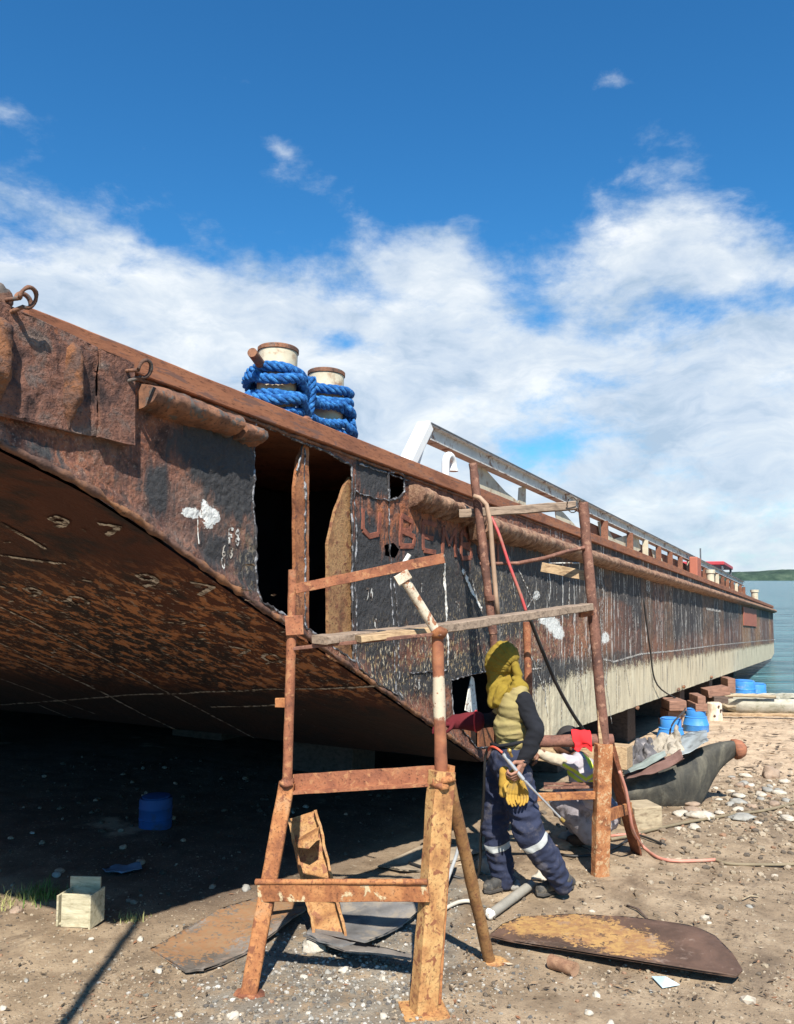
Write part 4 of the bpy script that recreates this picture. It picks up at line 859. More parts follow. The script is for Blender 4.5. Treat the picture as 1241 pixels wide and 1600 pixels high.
# ------------------------------------------------------------------ planks, pipes and hoses hung on the trestles
o = MB().beam(P(718, 803, 6.0), P(900, 790, 5.86), .05, .062, jag=.003, n=30).build('timber_batten', GREYW, smooth=40); tag(o, 'grey weathered batten tied across the tops of the two tall brown posts', 'timber')
o = MB().tube([P(895 + 9 * cos(a), 789 + 12 * sin(a), 5.83 + .05 * sin(a)) for a in [2 * pi * i / 14 for i in range(15)]], .004, 6).build('wire_tie', CHALKD); tag(o, 'thin wire loop tying the top batten to the tall post', 'wire')
o = MB().beam(P(500, 1000, 4.0), P(700, 978, 4.75), .11, .038, jag=.004, n=30).beam(P(690, 981, 4.70), P(918, 948, 5.83), .10, .05, jag=.004, n=30).build('scaffold_plank', GREYW, smooth=40); tag(o, 'long grey wooden plank bridging from the orange trestle to the brown pipe trestle', 'plank')
o = MB().beam(P(560, 998, 3.97), P(682, 983, 4.1), .10, .03, jag=.005).build('short_board', TANW, smooth=40); tag(o, 'short split tan board lying on the near end of the long plank', 'board')
o = MB().pipe(P(629, 884, 4.2), P(640, 866, 4.2), .012).build('white_peg', WHITEP); tag(o, 'short white peg sticking up behind the guard bar of the orange trestle', 'peg')
o = MB().tube([P(740, 775, 5.84), P(750, 778, 5.83), P(760, 788, 5.82), P(766, 815, 5.82), P(770, 870, 5.84), P(775, 930, 5.85), P(779, 965, 5.86)], .017, 10).build('bent_pipe', m_plain('tan_pipe', (.36, .24, .16), .6, .2, 12), smooth=True); tag(o, 'thin tan pipe bent like a cane hanging down from the left tall post', 'pipe')
def hose(pts, r, name, mt, label, cat='hose', sub=6):
    pts = [Vector(p) for p in pts]; out = []
    for i in range(len(pts) - 1):
        p0 = pts[max(0, i-1)]; p1 = pts[i]; p2 = pts[i+1]; p3 = pts[min(len(pts)-1, i+2)]
        for j in range(sub):
            u = j / sub; out.append(.5 * ((2*p1) + (p2-p0)*u + (2*p0-5*p1+4*p2-p3)*u*u + (3*p1-p0-3*p2+p3)*u**3))
    out.append(pts[-1]); o = MB().tube(out, r, 8).build(name, mt, smooth=True); return tag(o, label, cat)
REDH = m_plain('red_hose', (.42, .06, .06), .5, .2, 9, dirt=(.30, .15, .10), dsc=4, dth=(.45, .6)); PINKH = m_plain('pink_hose', (.52, .22, .16), .6, .2, 9, dirt=(.42, .28, .2), dsc=5)
DARKH = m_plain('dark_cable', (.025, .025, .025), .5, .2, 9); OLIVEH = m_plain('olive_hose', (.20, .16, .10), .7, .25, 9)
hose([P(768, 808, 5.88), P(780, 835, 5.84), P(795, 880, 5.82), P(812, 925, 5.8), P(822, 955, 5.8)], .0115, 'gas_hose', REDH, 'red hose slanting down from the left tall post to the long plank')
hose([P(828, 966, 5.7), P(845, 1010, 5.85), P(868, 1065, 6.0), P(892, 1110, 6.2), P(915, 1145, 6.4)], .013, 'black_cable', DARKH, 'black cable hanging in a straight slant from the long plank down past the pale hull', 'cable')
hose([sp(1000, 932).x and W(*(sp(1000, 935) + Vector((0, T0 - .05, 0)))), W(*(sp(1010, 1010) + Vector((0, T0 - .05, 0)))), W(*(sp(1022, 1070) + Vector((0, T0 - .05, 0)))), W(*(sp(1040, 1100) + Vector((0, T0 - .3, 0)))), P(1050, 1133, 10.5), gq(1046, 1165, .02)], .012, 'black_cable', DARKH, 'thin dark cable hanging down the pale far part of the hull to the blue drum', 'cable')
hose([P(968, 1205, 5.95), P(978, 1235, 6.0), P(984, 1270, 6.05), P(990, 1300, 6.15), gq(1005, 1330, .02), gq(1030, 1347, .015), gq(1060, 1353, .015), gq(1105, 1350, .015), gq(1118, 1349, .015)], .012, 'gas_hose', PINKH, 'pinkish hose dropping from the brown trestle leg and curving over the ground')
hose([gq(1118, 1349, .015), gq(1140, 1355, .015), gq(1190, 1357, .015), gq(1245, 1357, .015), gq(1400, 1350, .015)], .011, 'ground_hose', OLIVEH, 'olive hose running straight along the ground to the right from the pink hose')
hose([gq(955, 1318, .02), gq(985, 1314, .03), gq(1020, 1303, .02), gq(1080, 1292, .02), gq(1150, 1283, .02), gq(1200, 1278, .02), gq(1260, 1262, .02)], .013, 'ground_hose', OLIVEH, 'olive hose crossing the shell covered ground in front of the dark canoe')
hose([gq(870, 1338, .012), gq(905, 1342, .012), gq(950, 1336, .02), gq(985, 1316, .02), gq(1000, 1312, .02), gq(1040, 1328, .012)], .009, 'black_cable', DARKH, 'thin dark cable looping on the ground between the feet of the brown trestle', 'cable')
hose([gq(955, 1312, .02), gq(970, 1313, .03), gq(1000, 1310, .02)], .011, 'gas_hose', PINKH, 'short pinkish hose lying on the ground behind the front leg of the brown trestle')
# a tall pole left of the photographer; only its shadow crosses the yard
pb = G(.35, 1.56); o = MB().pipe(pb, pb + Vector((0, 0, 4.3)), .028).build('scaffold_pole', BROWNP, smooth=40); tag(o, 'tall rusty pole standing left of the near trestle, throwing a long thin shadow', 'pole')
# ------------------------------------------------------------------ steel sheets on the ground
def sheet(pts, hf, th, name, mt, blobs=None, st=.02, jag=.008):
    q0 = [gs(*p) for p in pts]; P_ = dens([(q.x, q.y) for q in q0], .025, jag=jag); o = len(P_); pp = list(P_); x0, x1 = min(p[0] for p in P_), max(p[0] for p in P_); y0, y1 = min(p[1] for p in P_), max(p[1] for p in P_)
    x = x0 + .008
    while x < x1:
        y = y0 + .008
        while y < y1:
            if inpoly(x, y, P_): pp.append((x, y))
            y += st
        x += st
    rr = delaunay_2d_cdt([Vector(p) for p in pp], [(i, (i+1) % o) for i in range(o)], [], 1, 1e-5, False); q, f = rr[0], rr[2]; n = len(q)
    def H(p): return hf(p[0], p[1]) + .006 * noise.noise(Vector((p[0] * 5, p[1] * 5, 0)))
    m = MB(); m.add([W(p[0], p[1], H(p) + th) for p in q] + [W(p[0], p[1], H(p)) for p in q], [tuple(a) for a in f] + [tuple(i + n for i in a)[::-1] for a in f] + [(i, (i+1) % o, (i+1) % o + n, i + n) for i in range(o)])
    ob = m.build(name, mt, smooth=50)
    if blobs is not None:
        me = ob.data; me.attributes.new('ochre', 'FLOAT', 'POINT'); B2 = [(*gs(x, y)[:2], abs((gs(x + rx, y) - gs(x, y)).length), abs((gs(x, y - ry) - gs(x, y)).length), wt) for x, y, rx, ry, wt in blobs]; vals = []
        for vv in me.vertices:
            l_ = stw(vv.co + ob.location); vals.append(min(1, sum(wt * exp(-((l_.x - a) ** 2 + (l_.y - b) ** 2) / (.5 * (ra * ra + rb * rb))) for a, b, ra, rb, wt in B2)))
        me.attributes['ochre'].data.foreach_set('value', vals)
    return ob
def m_plate(name, dark, mid, och, och2):
    t = mat(name); v = t.coord(); a = t.noise(v, 4, 6, .65, .4); b = t.noise(t.coord((1, 1, 1), rot=(0, 0, .5)), 13, 6, .7, .3); c = t.ramp(a, [(.35, dark), (.65, mid)])
    f = t.step(.50, .56, t.m('ADD', t.m('MULTIPLY', t.attr('ochre'), .5), t.m('ADD', t.m('MULTIPLY', t.m('SUBTRACT', b, .32), 1.1), t.m('MULTIPLY', t.m('SUBTRACT', t.noise(t.coord((1, 1, 1), rot=(0, 0, .4)), 42, 5, .75), .5), 1.3)))); f = t.m('MULTIPLY', f, t.step(.08, .2, t.attr('ochre')))
    c = t.mix(f, c, t.mix(t.step(.4, .6, t.noise(v, 22, 5, .7)), och, och2)); c = t.mix(t.m('MULTIPLY', t.step(.58, .66, t.noise(v, 9, 6, .7)), .5), c, (.30, .22, .17))
    return fin(t, c, t.ramp(b, [(.3, .75), (.7, .55)]), t.bump(t.m('ADD', b, t.m('MULTIPLY', f, .5)), .6, .004))
PL1 = m_plate('plate_maroon', (.060, .036, .024), (.14, .082, .056), (.42, .25, .09), (.30, .16, .07)); PL2 = m_plate('plate_grey', (.10, .085, .07), (.24, .20, .165), (.27, .17, .095), (.28, .15, .075))
def gh(s, t): return ground_h(s, t)
q = gs(960, 1500); e1 = gs(765, 1468); e2 = gs(1160, 1535)
o = sheet([(765, 1470), (785, 1452), (815, 1442), (870, 1440), (960, 1446), (1050, 1456), (1085, 1463), (1118, 1479), (1143, 1503), (1161, 1532), (1150, 1540), (1100, 1530), (1000, 1510), (920, 1494), (860, 1484), (800, 1479)],
      lambda s, t: .016 + gh(s, t) * .3 + .030 * sstep(1.75, 1.2, t) * (.6 + .4 * sin(s * 4)) + .012 * sin(s * 3.1), .009, 'steel_sheet', PL1, [(815, 1455, 60, 14, .9), (870, 1465, 50, 14, .7), (900, 1448, 90, 8, .6), (960, 1480, 60, 16, 1.0), (1000, 1490, 60, 14, .8), (930, 1470, 50, 12, .6)]); tag(o, 'dark maroon steel plate with flaking ochre paint lying flat at the lower right', 'steel plate')
o = sheet([(235, 1482), (290, 1455), (345, 1428), (400, 1412), (450, 1404), (496, 1408), (478, 1432), (450, 1452), (400, 1480), (345, 1503), (322, 1508), (318, 1514), (290, 1519), (262, 1500)],
      lambda s, t: .012 + gh(s, t) * .4 + .10 * sstep(2.9, 2.25, t) * sstep(3.2, 4.0, s) + .02 * sin(s * 5), .01, 'steel_sheet', PL2, [(290, 1480, 60, 25, 1.1), (370, 1445, 80, 25, .9), (440, 1420, 60, 20, .8)]); tag(o, 'bent grey and tan steel plate lying left of the orange trestle legs', 'steel plate')
o = sheet([(478, 1474), (500, 1488), (535, 1494), (570, 1482), (625, 1452), (668, 1424), (690, 1395), (640, 1392), (570, 1398), (520, 1410), (495, 1440)],
      lambda s, t: .015 + gh(s, t) * .4 + .04 * sin(s * 3) ** 2, .01, 'steel_sheet', m_plain('grey_plate', (.16, .155, .15), .6, .35, 7, .5, .004, dirt=(.28, .24, .19), dsc=6, dth=(.45, .65))); tag(o, 'curved grey steel offcut lying flat under the leaning rusty channel', 'steel plate')
o = sheet([(478, 1478), (540, 1500), (640, 1512), (648, 1504), (600, 1495), (540, 1488), (498, 1472)], lambda s, t: .045 + gh(s, t) * .5, .008, 'steel_strip', m_plain('grey_strip', (.17, .15, .13), .7, .3, 9)); tag(o, 'narrow grey steel strip raised over the gravel beneath the orange trestle', 'steel strip')
o = sheet([(590, 1355), (640, 1345), (665, 1325), (700, 1318), (760, 1325), (745, 1340), (690, 1352), (660, 1362), (625, 1366)], lambda s, t: .01 + gh(s, t) * .6 + .02 * sin(s * 9), .008, 'torn_sheet', m_plain('tan_sheet', (.30, .24, .17), .9, .3, 9, .6, .004), jag=.03); tag(o, 'torn tan sheet lying at the edge of the shade behind the orange trestle', 'sheet')
# leaning channel
ch = thing('steel_channel', gq(522, 1472), 'ragged orange rusted steel channel leaning inside the orange trestle', 'steel channel')
cm = m_rust('channel_rust', [(.16, .065, .03), (.33, .16, .06), (.42, .24, .10), (.30, .17, .09)], 9, fleck=(.24, .10, .05), bs=1, bd=.01)
a = gq(518, 1470, .02) ; b = P(472, 1272, 4.78)
prof = [(-.085, -.045), (.085, -.045), (.085, .04), (.070, .04), (.070, -.030), (-.070, -.030), (-.070, .04), (-.085, .04)]
m = MB().beam(a, b, .17, .08, up=(.15, -1, .2), jag=.009, n=34, prof=prof); m.build('web', cm, ch, smooth=40)
m = MB().prism([P(464, 1318, 4.66), P(498, 1298, 4.64), P(497, 1312, 4.62), P(482, 1326, 4.62), P(466, 1325, 4.64)], (0, .05, .01)).rough(.006, 14); m.build('bent_flap', cm, ch)
# pipes
PG = m_plain('grey_conduit', (.27, .25, .21), .6, .2, 9)
pt = thing('pipe_offcut', gq(797, 1418), 'grey pipe lying on the ground by the front boot of the hooded man', 'pipe'); m = MB().pipe(gq(768, 1431, .035), gq(830, 1396, .045), .029); m.build('tube', PG, pt, smooth=40)
m = MB().rock(gq(766, 1432, .035), .034, (.8, .7, 1), seed=3); m.build('end_cap', WHITEP, pt, smooth=True)
o = MB().lathe(gq(868, 1508, .035), (gq(903, 1516) - gq(862, 1500)).normalized(), [(.026, -.03), (.034, -.03), (.032, .04), (.036, .12), (.030, .12)], 14).rough(.004, 12).build('rusty_elbow', m_rust('elbow_rust', [(.16, .08, .05), (.30, .17, .10), (.38, .24, .15)], 12), smooth=40); tag(o, 'short rusty pipe stub lying against the near edge of the maroon plate', 'pipe')
hose([gq(690, 1424, .02), gq(715, 1414, .02), gq(735, 1412, .02), gq(742, 1420, .01)], .012, 'bent_strip', m_plain('pale_strip', (.50, .46, .38), .8, .2, 9), 'pale bent strip on the gravel behind the ochre back leg of the orange trestle', 'strip')
hose([gq(694, 1396, .03), gq(703, 1388, .10), gq(712, 1378, .16), gq(716, 1368, .18)], .012, 'bent_rod', m_plain('pale_rod', (.35, .36, .36), .6, .2, 9), 'thin pale bent rod in the shade right of the orange trestle leg', 'rod')
# small open box
bx = gq(124, 1441); WB = thing('wooden_box', bx, 'small pale open wooden box sitting at the edge of the barge shadow', 'box'); wb = m_wood('pale_box_wood', (.47, .42, .28), (.26, .22, .13), 'x', 7)
def bp(c, ax, sz, nm): MB().box(bx + Vector(c), ax, sz).build(nm, wb, WB, bevel=.002)
r_ = -.22; X_, Y_ = Vector((cos(r_), sin(r_), .05)), Vector((-sin(r_), cos(r_), 0)); AX = (X_, Y_, Vector((0, 0, 1)))
bp(X_ * .015 - Y_ * .06 + Vector((0, 0, .095)), AX, (.17, .012, .175), 'front_panel'); bp(X_ * .105 + Vector((0, 0, .09)), AX, (.012, .14, .18), 'side_panel'); bp(-X_ * .015 + Y_ * .075 + Vector((0, 0, .13)), AX, (.19, .012, .20), 'back_panel'); bp(-X_ * .095 + Vector((0, 0, .09)), AX, (.012, .13, .165), 'side_panel'); bp(Vector((0, 0, .02)), AX, (.17, .13, .012), 'base_panel')
# blocks and drums under the barge
BLK = m_wood('block_timber', (.36, .29, .19), (.15, .10, .06), 'x', 5); BLKD = m_wood('dark_block', (.10, .07, .055), (.045, .032, .026), 'x', 5)
o = MB().box(gq(1002, 1296, .10), ((1, .25, 0), (-.25, 1, 0), (0, 0, 1)), (.26, .24, .20)).rough(.006, 7).build('timber_block', BLK, bevel=.008); tag(o, 'square pale timber block on the ground behind the brown trestle, beside the canoe', 'timber block')
o = MB().box(W(7.85, 2.40, .52), (D, E_, N), (.24, 1.3, .20)).build('support_beam', TANW, bevel=.006); tag(o, 'tan timber end poking out under the hull just right of the brown post', 'timber')
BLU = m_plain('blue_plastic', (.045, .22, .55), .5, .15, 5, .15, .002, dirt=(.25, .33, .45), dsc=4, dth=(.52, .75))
BLUD = m_plain('shaded_blue_plastic', (.015, .07, .22), .6, .2, 5, .15, .002, dirt=(.04, .05, .07), dsc=6, dth=(.5, .7))  # darker copy of the blue, the bow's shade put into its colour
def drum(c, r0, r1, h, label, open_=False, rad=None):
    th = thing('blue_drum', c, label, 'drum'); pr = [(r0 * .97, 0), (r0, .02), (r0, h * .3), (r0 * 1.03, h * .33), (r0 * .99, h * .36), (r0 + (r1 - r0) * .66, h * .64), (r0 * .35 + r1 * .68, h * .67), (r1, h * .70), (r1, h - .02), (r1 * .96, h), (r1 * .8, h - .01)]
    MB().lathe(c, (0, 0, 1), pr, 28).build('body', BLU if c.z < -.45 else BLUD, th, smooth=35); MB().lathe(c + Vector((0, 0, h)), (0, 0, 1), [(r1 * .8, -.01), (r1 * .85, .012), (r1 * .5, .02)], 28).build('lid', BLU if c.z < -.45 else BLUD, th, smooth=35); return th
def gD(x, y, t): q = gs(x, y); return G(q.x, t if t is not None else q.y)
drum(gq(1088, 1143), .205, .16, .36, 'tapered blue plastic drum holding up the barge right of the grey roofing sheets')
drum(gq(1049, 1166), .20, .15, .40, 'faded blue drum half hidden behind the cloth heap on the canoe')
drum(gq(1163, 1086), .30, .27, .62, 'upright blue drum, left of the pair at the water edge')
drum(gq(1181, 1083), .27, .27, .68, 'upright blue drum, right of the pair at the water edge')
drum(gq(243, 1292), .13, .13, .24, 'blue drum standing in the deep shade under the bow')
def blocks(lst, group):
    for (c, ax, sz, mt, lb) in lst:
        o = MB().box(c, ax, sz).rough(.012, 4).build('timber_block', mt, bevel=.01); tag(o, lb, 'timber block', group)
def bk(px, py, Y, w_, h_, mt, lb, dd=.4, tilt=0): 
    return (P(px, py, Y), (Vector((cos(tilt), 0, sin(tilt))), Vector((0, 1, 0)), Vector((-sin(tilt), 0, cos(tilt)))), (w_ / ppm(Y), dd, h_ / ppm(Y)), mt, lb)
BRN = m_wood('brown_block', (.24, .13, .09), (.11, .06, .045), 'x', 5)
blocks([bk(1053, 1100, 13.2, 26, 15, BRN, 'upper brown block over the half hidden drum, touching the hull'), bk(1049, 1116, 13.3, 22, 16, BRN, 'middle brown block over the half hidden drum'), bk(1047, 1129, 13.3, 24, 9, BRN, 'thin lower block lying on the half hidden drum'),
        bk(1090, 1103, 14.2, 19, 12, BRN, 'lower brown wedge on the tapered blue drum'), bk(1090, 1092, 14.2, 13, 14, BRN, 'upper narrow wedge between the tapered blue drum and the hull'),
        bk(1118, 1080, 16.5, 34, 12, BRN, 'long brown block under the hull above the pale stump', tilt=.15), bk(1121, 1092, 16.4, 22, 10, BLKD, 'dark block just above the pale stump'), bk(1138, 1072, 18.5, 12, 26, BRN, 'brown upright block under the hull left of the paired blue drums'), bk(1140, 1088, 18.0, 16, 9, BLKD, 'dark low block left of the paired blue drums')], 'timber blocks propping the barge')
th = thing('stump', gq(1117, 1126), 'pale wooden stump with dark knots standing left of the grey dugout', 'stump'); c_ = gq(1117, 1126)
MB().lathe(c_, (0, 0, 1), [(.155, 0), (.15, .05), (.135, .15), (.13, .30), (.11, .32)], 18).rough(.02, 6).build('trunk', m_wood('pale_stump', (.62, .50, .38), (.40, .26, .17), 'z', 4), th, smooth=40)
for dx, dz in ((-.05, .10), (.07, .2), (.03, .27)): MB().rock(c_ + Vector((dx, -.14, dz)), .022, seed=dz * 9).build('knot', BLKD, th, smooth=True)
# keel blocks further in, under the flat bottom
ks = []
for (s, t_) in [(8.2, 5.2), (9.4, 8.0), (9.8, 3.4), (13, 3.3), (17, 3.2), (21, 3.2), (26, 3.2), (6.5, 10)]:
    h0 = ground_h(s, t_); zc = (h0 + rake(s)) / 2; o = MB().box(W(s, t_, zc), (D, E_, N), (.5, .9, rake(s) - h0)).rough(.012, 5).build('keel_block', BLKD, bevel=.01); tag(o, 'heavy dark timber keel block in the shade under the flat bottom', 'keel block', 'keel blocks under the barge')
# ------------------------------------------------------------------ dark canoe
t = mat('dark_canoe_mat'); v = t.coord(); a = t.noise(t.coord((3, 3, 1.0)), 2.4, 7, .66, .5); b = t.noise(v, 18, 5, .7)
c = t.ramp(a, [(.32, (.035, .036, .034)), (.5, (.070, .066, .054)), (.66, (.13, .12, .092)), (.75, (.18, .16, .12))]); c = t.mix(t.m('MULTIPLY', t.step(.52, .7, b), .5), c, (.05, .045, .04)); DC = fin(t, c, .85, t.bump(t.m('ADD', a, t.m('MULTIPLY', b, .3)), .8, .02))
cn = thing('dark_canoe', gq(1060, 1266), 'upturned nose of a dark grey wooden canoe with an orange brown tip, loaded with rags', 'canoe')
sec = [(860, 1232, 1262, .62), (930, 1228, 1264, .62), (985, 1216, 1264, .60), (1020, 1204, 1266, .56), (1050, 1192, 1268, .50), (1075, 1178, 1269, .44), (1090, 1170, 1266, .36), (1100, 1166, 1252, .28), (1108, 1163, 1232, .23), (1118, 1160, 1212, .20), (1130, 1158, 1197, .17), (1142, 1157, 1188, .145), (1149, 1157, 1184, .13)]
YC = 8.25; vs = []; seg = 20
for (x, y0, y1, wd) in sec:
    a = P(x, y0, YC); b = P(x, y1, YC); c_ = (a + b) / 2; hh = (a.z - b.z) / 2
    for j in range(seg):
        an = 2 * pi * j / seg; ex = abs(cos(an)) ** .75 * (1 if cos(an) > 0 else -1); ez = abs(sin(an)) ** .8 * (1 if sin(an) > 0 else -1)
        p = Vector((c_.x, c_.y + ex * wd / 2 * (.72 + .28 * ez), c_.z + ez * hh)); vs.append(p + noise.noise_vector(p * 3) * .02 + noise.noise_vector(p * 9) * .008)
n = len(sec); m = MB(); m.add(vs, [(i*seg+j, i*seg+(j+1) % seg, (i+1)*seg+(j+1) % seg, (i+1)*seg+j) for i in range(n-1) for j in range(seg)] + [tuple(range(seg)), tuple((n-1)*seg+j for j in range(seg))[::-1]])
m.build('hull', DC, cn, smooth=50, sub=1)
m = MB().tube([P(1147, 1171, YC), P(1154, 1170, YC), P(1161, 1169, YC), P(1165, 1168, YC), P(1167, 1168, YC)], [.098, .095, .075, .035, .012], 14); m.build('tip', m_wood('tip_wood', (.30, .12, .065), (.16, .07, .045), 'x', 4), cn, smooth=True)
MB().pipe(P(1163, 1168, YC), P(1171, 1167, YC), .010, r2=.004).build('tip_spike', BLKD, cn)
def rag(cor, name, mt, label, cat, amp=.05, fr=6, corr=None, nu=36, nv=26, th=.004, drape=0):
    A, B, C2, D2 = [P(*c) for c in cor]; m = MB(); m.open = True; nn = (B - A).cross(D2 - A).normalized()
    def f(u, v):
        p = A.lerp(B, u).lerp(D2.lerp(C2, u), v); k = amp * (1.2 * noise.noise(Vector((u * fr * .45, v * fr * .4, len(label)))) + .5 * noise.noise(Vector((u * fr * 1.1 + v * 2, v * fr * .8, 3)))) + (corr[0] * sin(corr[1] * v * 2 * pi) if corr else 0)
        return p + nn * k + Vector((0, 0, -drape * (u - .5) ** 2 * 4)) + Vector((amp * .6 * noise.noise(Vector((v * 5, u, 3))), 0, 0))
    m.grid(f, [i / nu for i in range(nu+1)], [i / nv for i in range(nv+1)]); o = m.build(name, mt, smooth=True); s_ = o.modifiers.new('thick', 'SOLIDIFY'); s_.thickness = th; return tag(o, label, cat)
rag([(1062, 1150, 8.5), (1104, 1140, 8.5), (1106, 1158, 8.0), (1066, 1180, 8.0)], 'roofing_sheet', m_plain('zinc', (.30, .33, .33), .4, .2, 6, .2, .002, dirt=(.12, .13, .13), dsc=7, dth=(.5, .66)), 'crumpled silver grey roofing sheet on the canoe, right of the rags', 'roofing sheet', .03, 3, (.020, 0))
rag([(1016, 1152, 8.5), (1062, 1143, 8.4), (1064, 1170, 8.05), (1012, 1186, 8.05)], 'rag', m_cloth('beige_rag', (.33, .29, .23), .35, 14, .03, dirt=(.08, .07, .06)), 'crumpled beige rag in the middle of the canoe load', 'rag', .09, 6)
rag([(982, 1166, 8.45), (1018, 1155, 8.45), (1024, 1176, 8.05), (978, 1196, 8.05)], 'rag', m_cloth('striped_rag', (.10, .095, .10), .5, 12, .03, dirt=(.33, .30, .29)), 'dark rag with pale folds at the left end of the canoe load', 'rag', .09, 6)
rag([(972, 1206, 8.05), (1064, 1172, 7.95), (1068, 1188, 7.85), (974, 1224, 7.9)], 'tarp', m_cloth('rust_tarp', (.15, .085, .07), .3, 10, .02), 'brown red tarp strip folded over the canoe side below the rags', 'tarp', .05, 4)
rag([(972, 1198, 8.2), (1040, 1176, 8.0), (1042, 1183, 7.9), (974, 1210, 7.95)], 'roofing_sheet', m_plain('zinc_dark', (.24, .28, .26), .4, .3, 6, .2, .002), 'long narrow grey green sheet under the dark rag on the canoe', 'roofing sheet', .025, 4, (.012, 0))
# ------------------------------------------------------------------ weathered dugout at the right
t = mat('dugout_mat'); v = t.coord(); a = t.noise(t.coord((1, 1, 3)), 2, 6, .65, .4); b = t.noise(v, 9, 5, .7); c = t.ramp(a, [(.3, (.17, .16, .11)), (.5, (.36, .34, .27)), (.7, (.50, .47, .40))]); c = t.mix(t.m('MULTIPLY', t.step(.52, .66, b), .6), c, (.15, .15, .075)); DG = fin(t, c, .9, t.bump(b, .6, .02))
dg = thing('dugout_canoe', gq(1200, 1112), 'long pale weathered dugout canoe with mossy stains lying by the water', 'canoe')
YD = 17.6; vs = []; sec = [(1128, 1092, 1100, .1), (1136, 1089, 1106, .35), (1150, 1088, 1111, .55), (1180, 1088, 1113, .62), (1230, 1088, 1114, .65), (1300, 1087, 1114, .65), (1400, 1088, 1112, .6), (1450, 1090, 1104, .3)]
for (x, y0, y1, wd) in sec:
    a = P(x, y0, YD); b = P(x, y1, YD); hh = a.z - b.z
    for j in range(seg := 16):
        an = pi * j / (seg - 1); ex = cos(an); ez = -sin(an) ** .6 if j not in (0, seg-1) else 0; vs.append(Vector((a.x, a.y + ex * wd / 2, a.z + ez * hh)) + noise.noise_vector(Vector((x * .03, j * .3, 0))) * .03)
n = len(sec); m = MB(); m.open = True; m.add(vs, [(i*seg+j, i*seg+j+1, (i+1)*seg+j+1, (i+1)*seg+j) for i in range(n-1) for j in range(seg-1)])
o = m.build('hull', DG, dg, smooth=50); s_ = o.modifiers.new('thick', 'SOLIDIFY'); s_.thickness = .05
for y_ in (-.18, .2): MB().beam(P(1140, 1088, YD) + Vector((0, y_, 0)), P(1300, 1087, YD) + Vector((0, y_, 0)), .05, .05, jag=.02).build('gunwale', DG, dg)
o = MB().tube([P(1122, 1096, 17.2), P(1135, 1087, 17.2), P(1165, 1087, 17.2), P(1212, 1089, 17.2)], .032, 8, jag=.01).build('pole', BLK, smooth=True); tag(o, 'thin crooked wooden pole lying along the edge of the pale dugout', 'pole')
o = MB().tube([P(1118, 1103, 16.9), P(1126, 1098, 16.9), P(1136, 1104, 16.9), P(1150, 1103, 16.9)], .03, 8, jag=.02).build('driftwood', BLK, smooth=True); tag(o, 'forked pale driftwood branch between the stump and the pale dugout', 'driftwood')
o = MB().beam(P(1128, 1116, 16.3), P(1320, 1118, 16.3), .14, .05, jag=.01).build('log', TANW, smooth=40); tag(o, 'flat tan plank on the sand in front of the pale dugout', 'plank')
# ------------------------------------------------------------------ figures: overlapping tapered limbs fused into one skin
def fuse(prims, name, mt, parent=None, vox=.010, smooth=4, wr=None, seed=0):
    """prims: (p, q, r0, r1[, (sx,sy,sz)]) capsules; fused with a voxel remesh, then wrinkled"""
    m = MB()
    for pr in prims:
        p, q, r0, r1 = Vector(pr[0]), Vector(pr[1]), pr[2], pr[3]; sc = pr[4] if len(pr) > 4 else None
        a = (q - p); L = a.length; a = a.normalized() if L > 1e-6 else Vector((0, 0, 1)); u = a.orthogonal().normalized(); b = a.cross(u); K = 6; S = 18; rings = []
        for i in range(K + 1): an = pi / 2 * i / K; rings.append((p - a * r0 * cos(an), r0 * sin(an)))
        for i in range(K + 1): an = pi / 2 * i / K; rings.append((q + a * r1 * sin(an), r1 * cos(an)))
        mid = (p + q) / 2; vs = []
        for c, r in rings:
            for j in range(S):
                g = c + (u * cos(2*pi*j/S) + b * sin(2*pi*j/S)) * max(r, .0004)
                if sc: g = mid + Vector(((g.x-mid.x)*sc[0], (g.y-mid.y)*sc[1], (g.z-mid.z)*sc[2]))
                vs.append(g)
        n = len(rings); m.add(vs, [(i*S+j, i*S+(j+1) % S, (i+1)*S+(j+1) % S, (i+1)*S+j) for i in range(n-1) for j in range(S)] + [tuple(range(S))[::-1], tuple((n-1)*S+j for j in range(S))])
    o = m.build(name, mt, parent, smooth=True); md = o.modifiers.new('r', 'REMESH'); md.mode = 'VOXEL'; md.voxel_size = vox; md.use_smooth_shade = True
    if smooth: s_ = o.modifiers.new('s', 'SMOOTH'); s_.iterations = smooth; s_.factor = .5
    dg_ = bpy.context.evaluated_depsgraph_get(); me = bpy.data.meshes.new_from_object(o.evaluated_get(dg_)); o.modifiers.clear(); o.data = me; me.shade_smooth()
    if not me.materials: me.materials.append(mt)
    if wr:
        off = Vector(parent.get('_o')) if parent is not None else o.location; ns = [v.normal.copy() for v in me.vertices]
        for v, nn in zip(me.vertices, ns): v.co += nn * wr(v.co + off, seed)
    return o
def folds(amp, fx, fy, fz, sharp=1.0):
    def f(p, sd):
        q = Vector((p.x * fx, p.y * fy, p.z * fz)) + noise.noise_vector(p * 4) * 1.2 + Vector((sd, 0, 0)); return amp * ((1 - abs(noise.noise(q)) * 2.4) * .6 + .5 * noise.noise(q * 2.1))
    return f
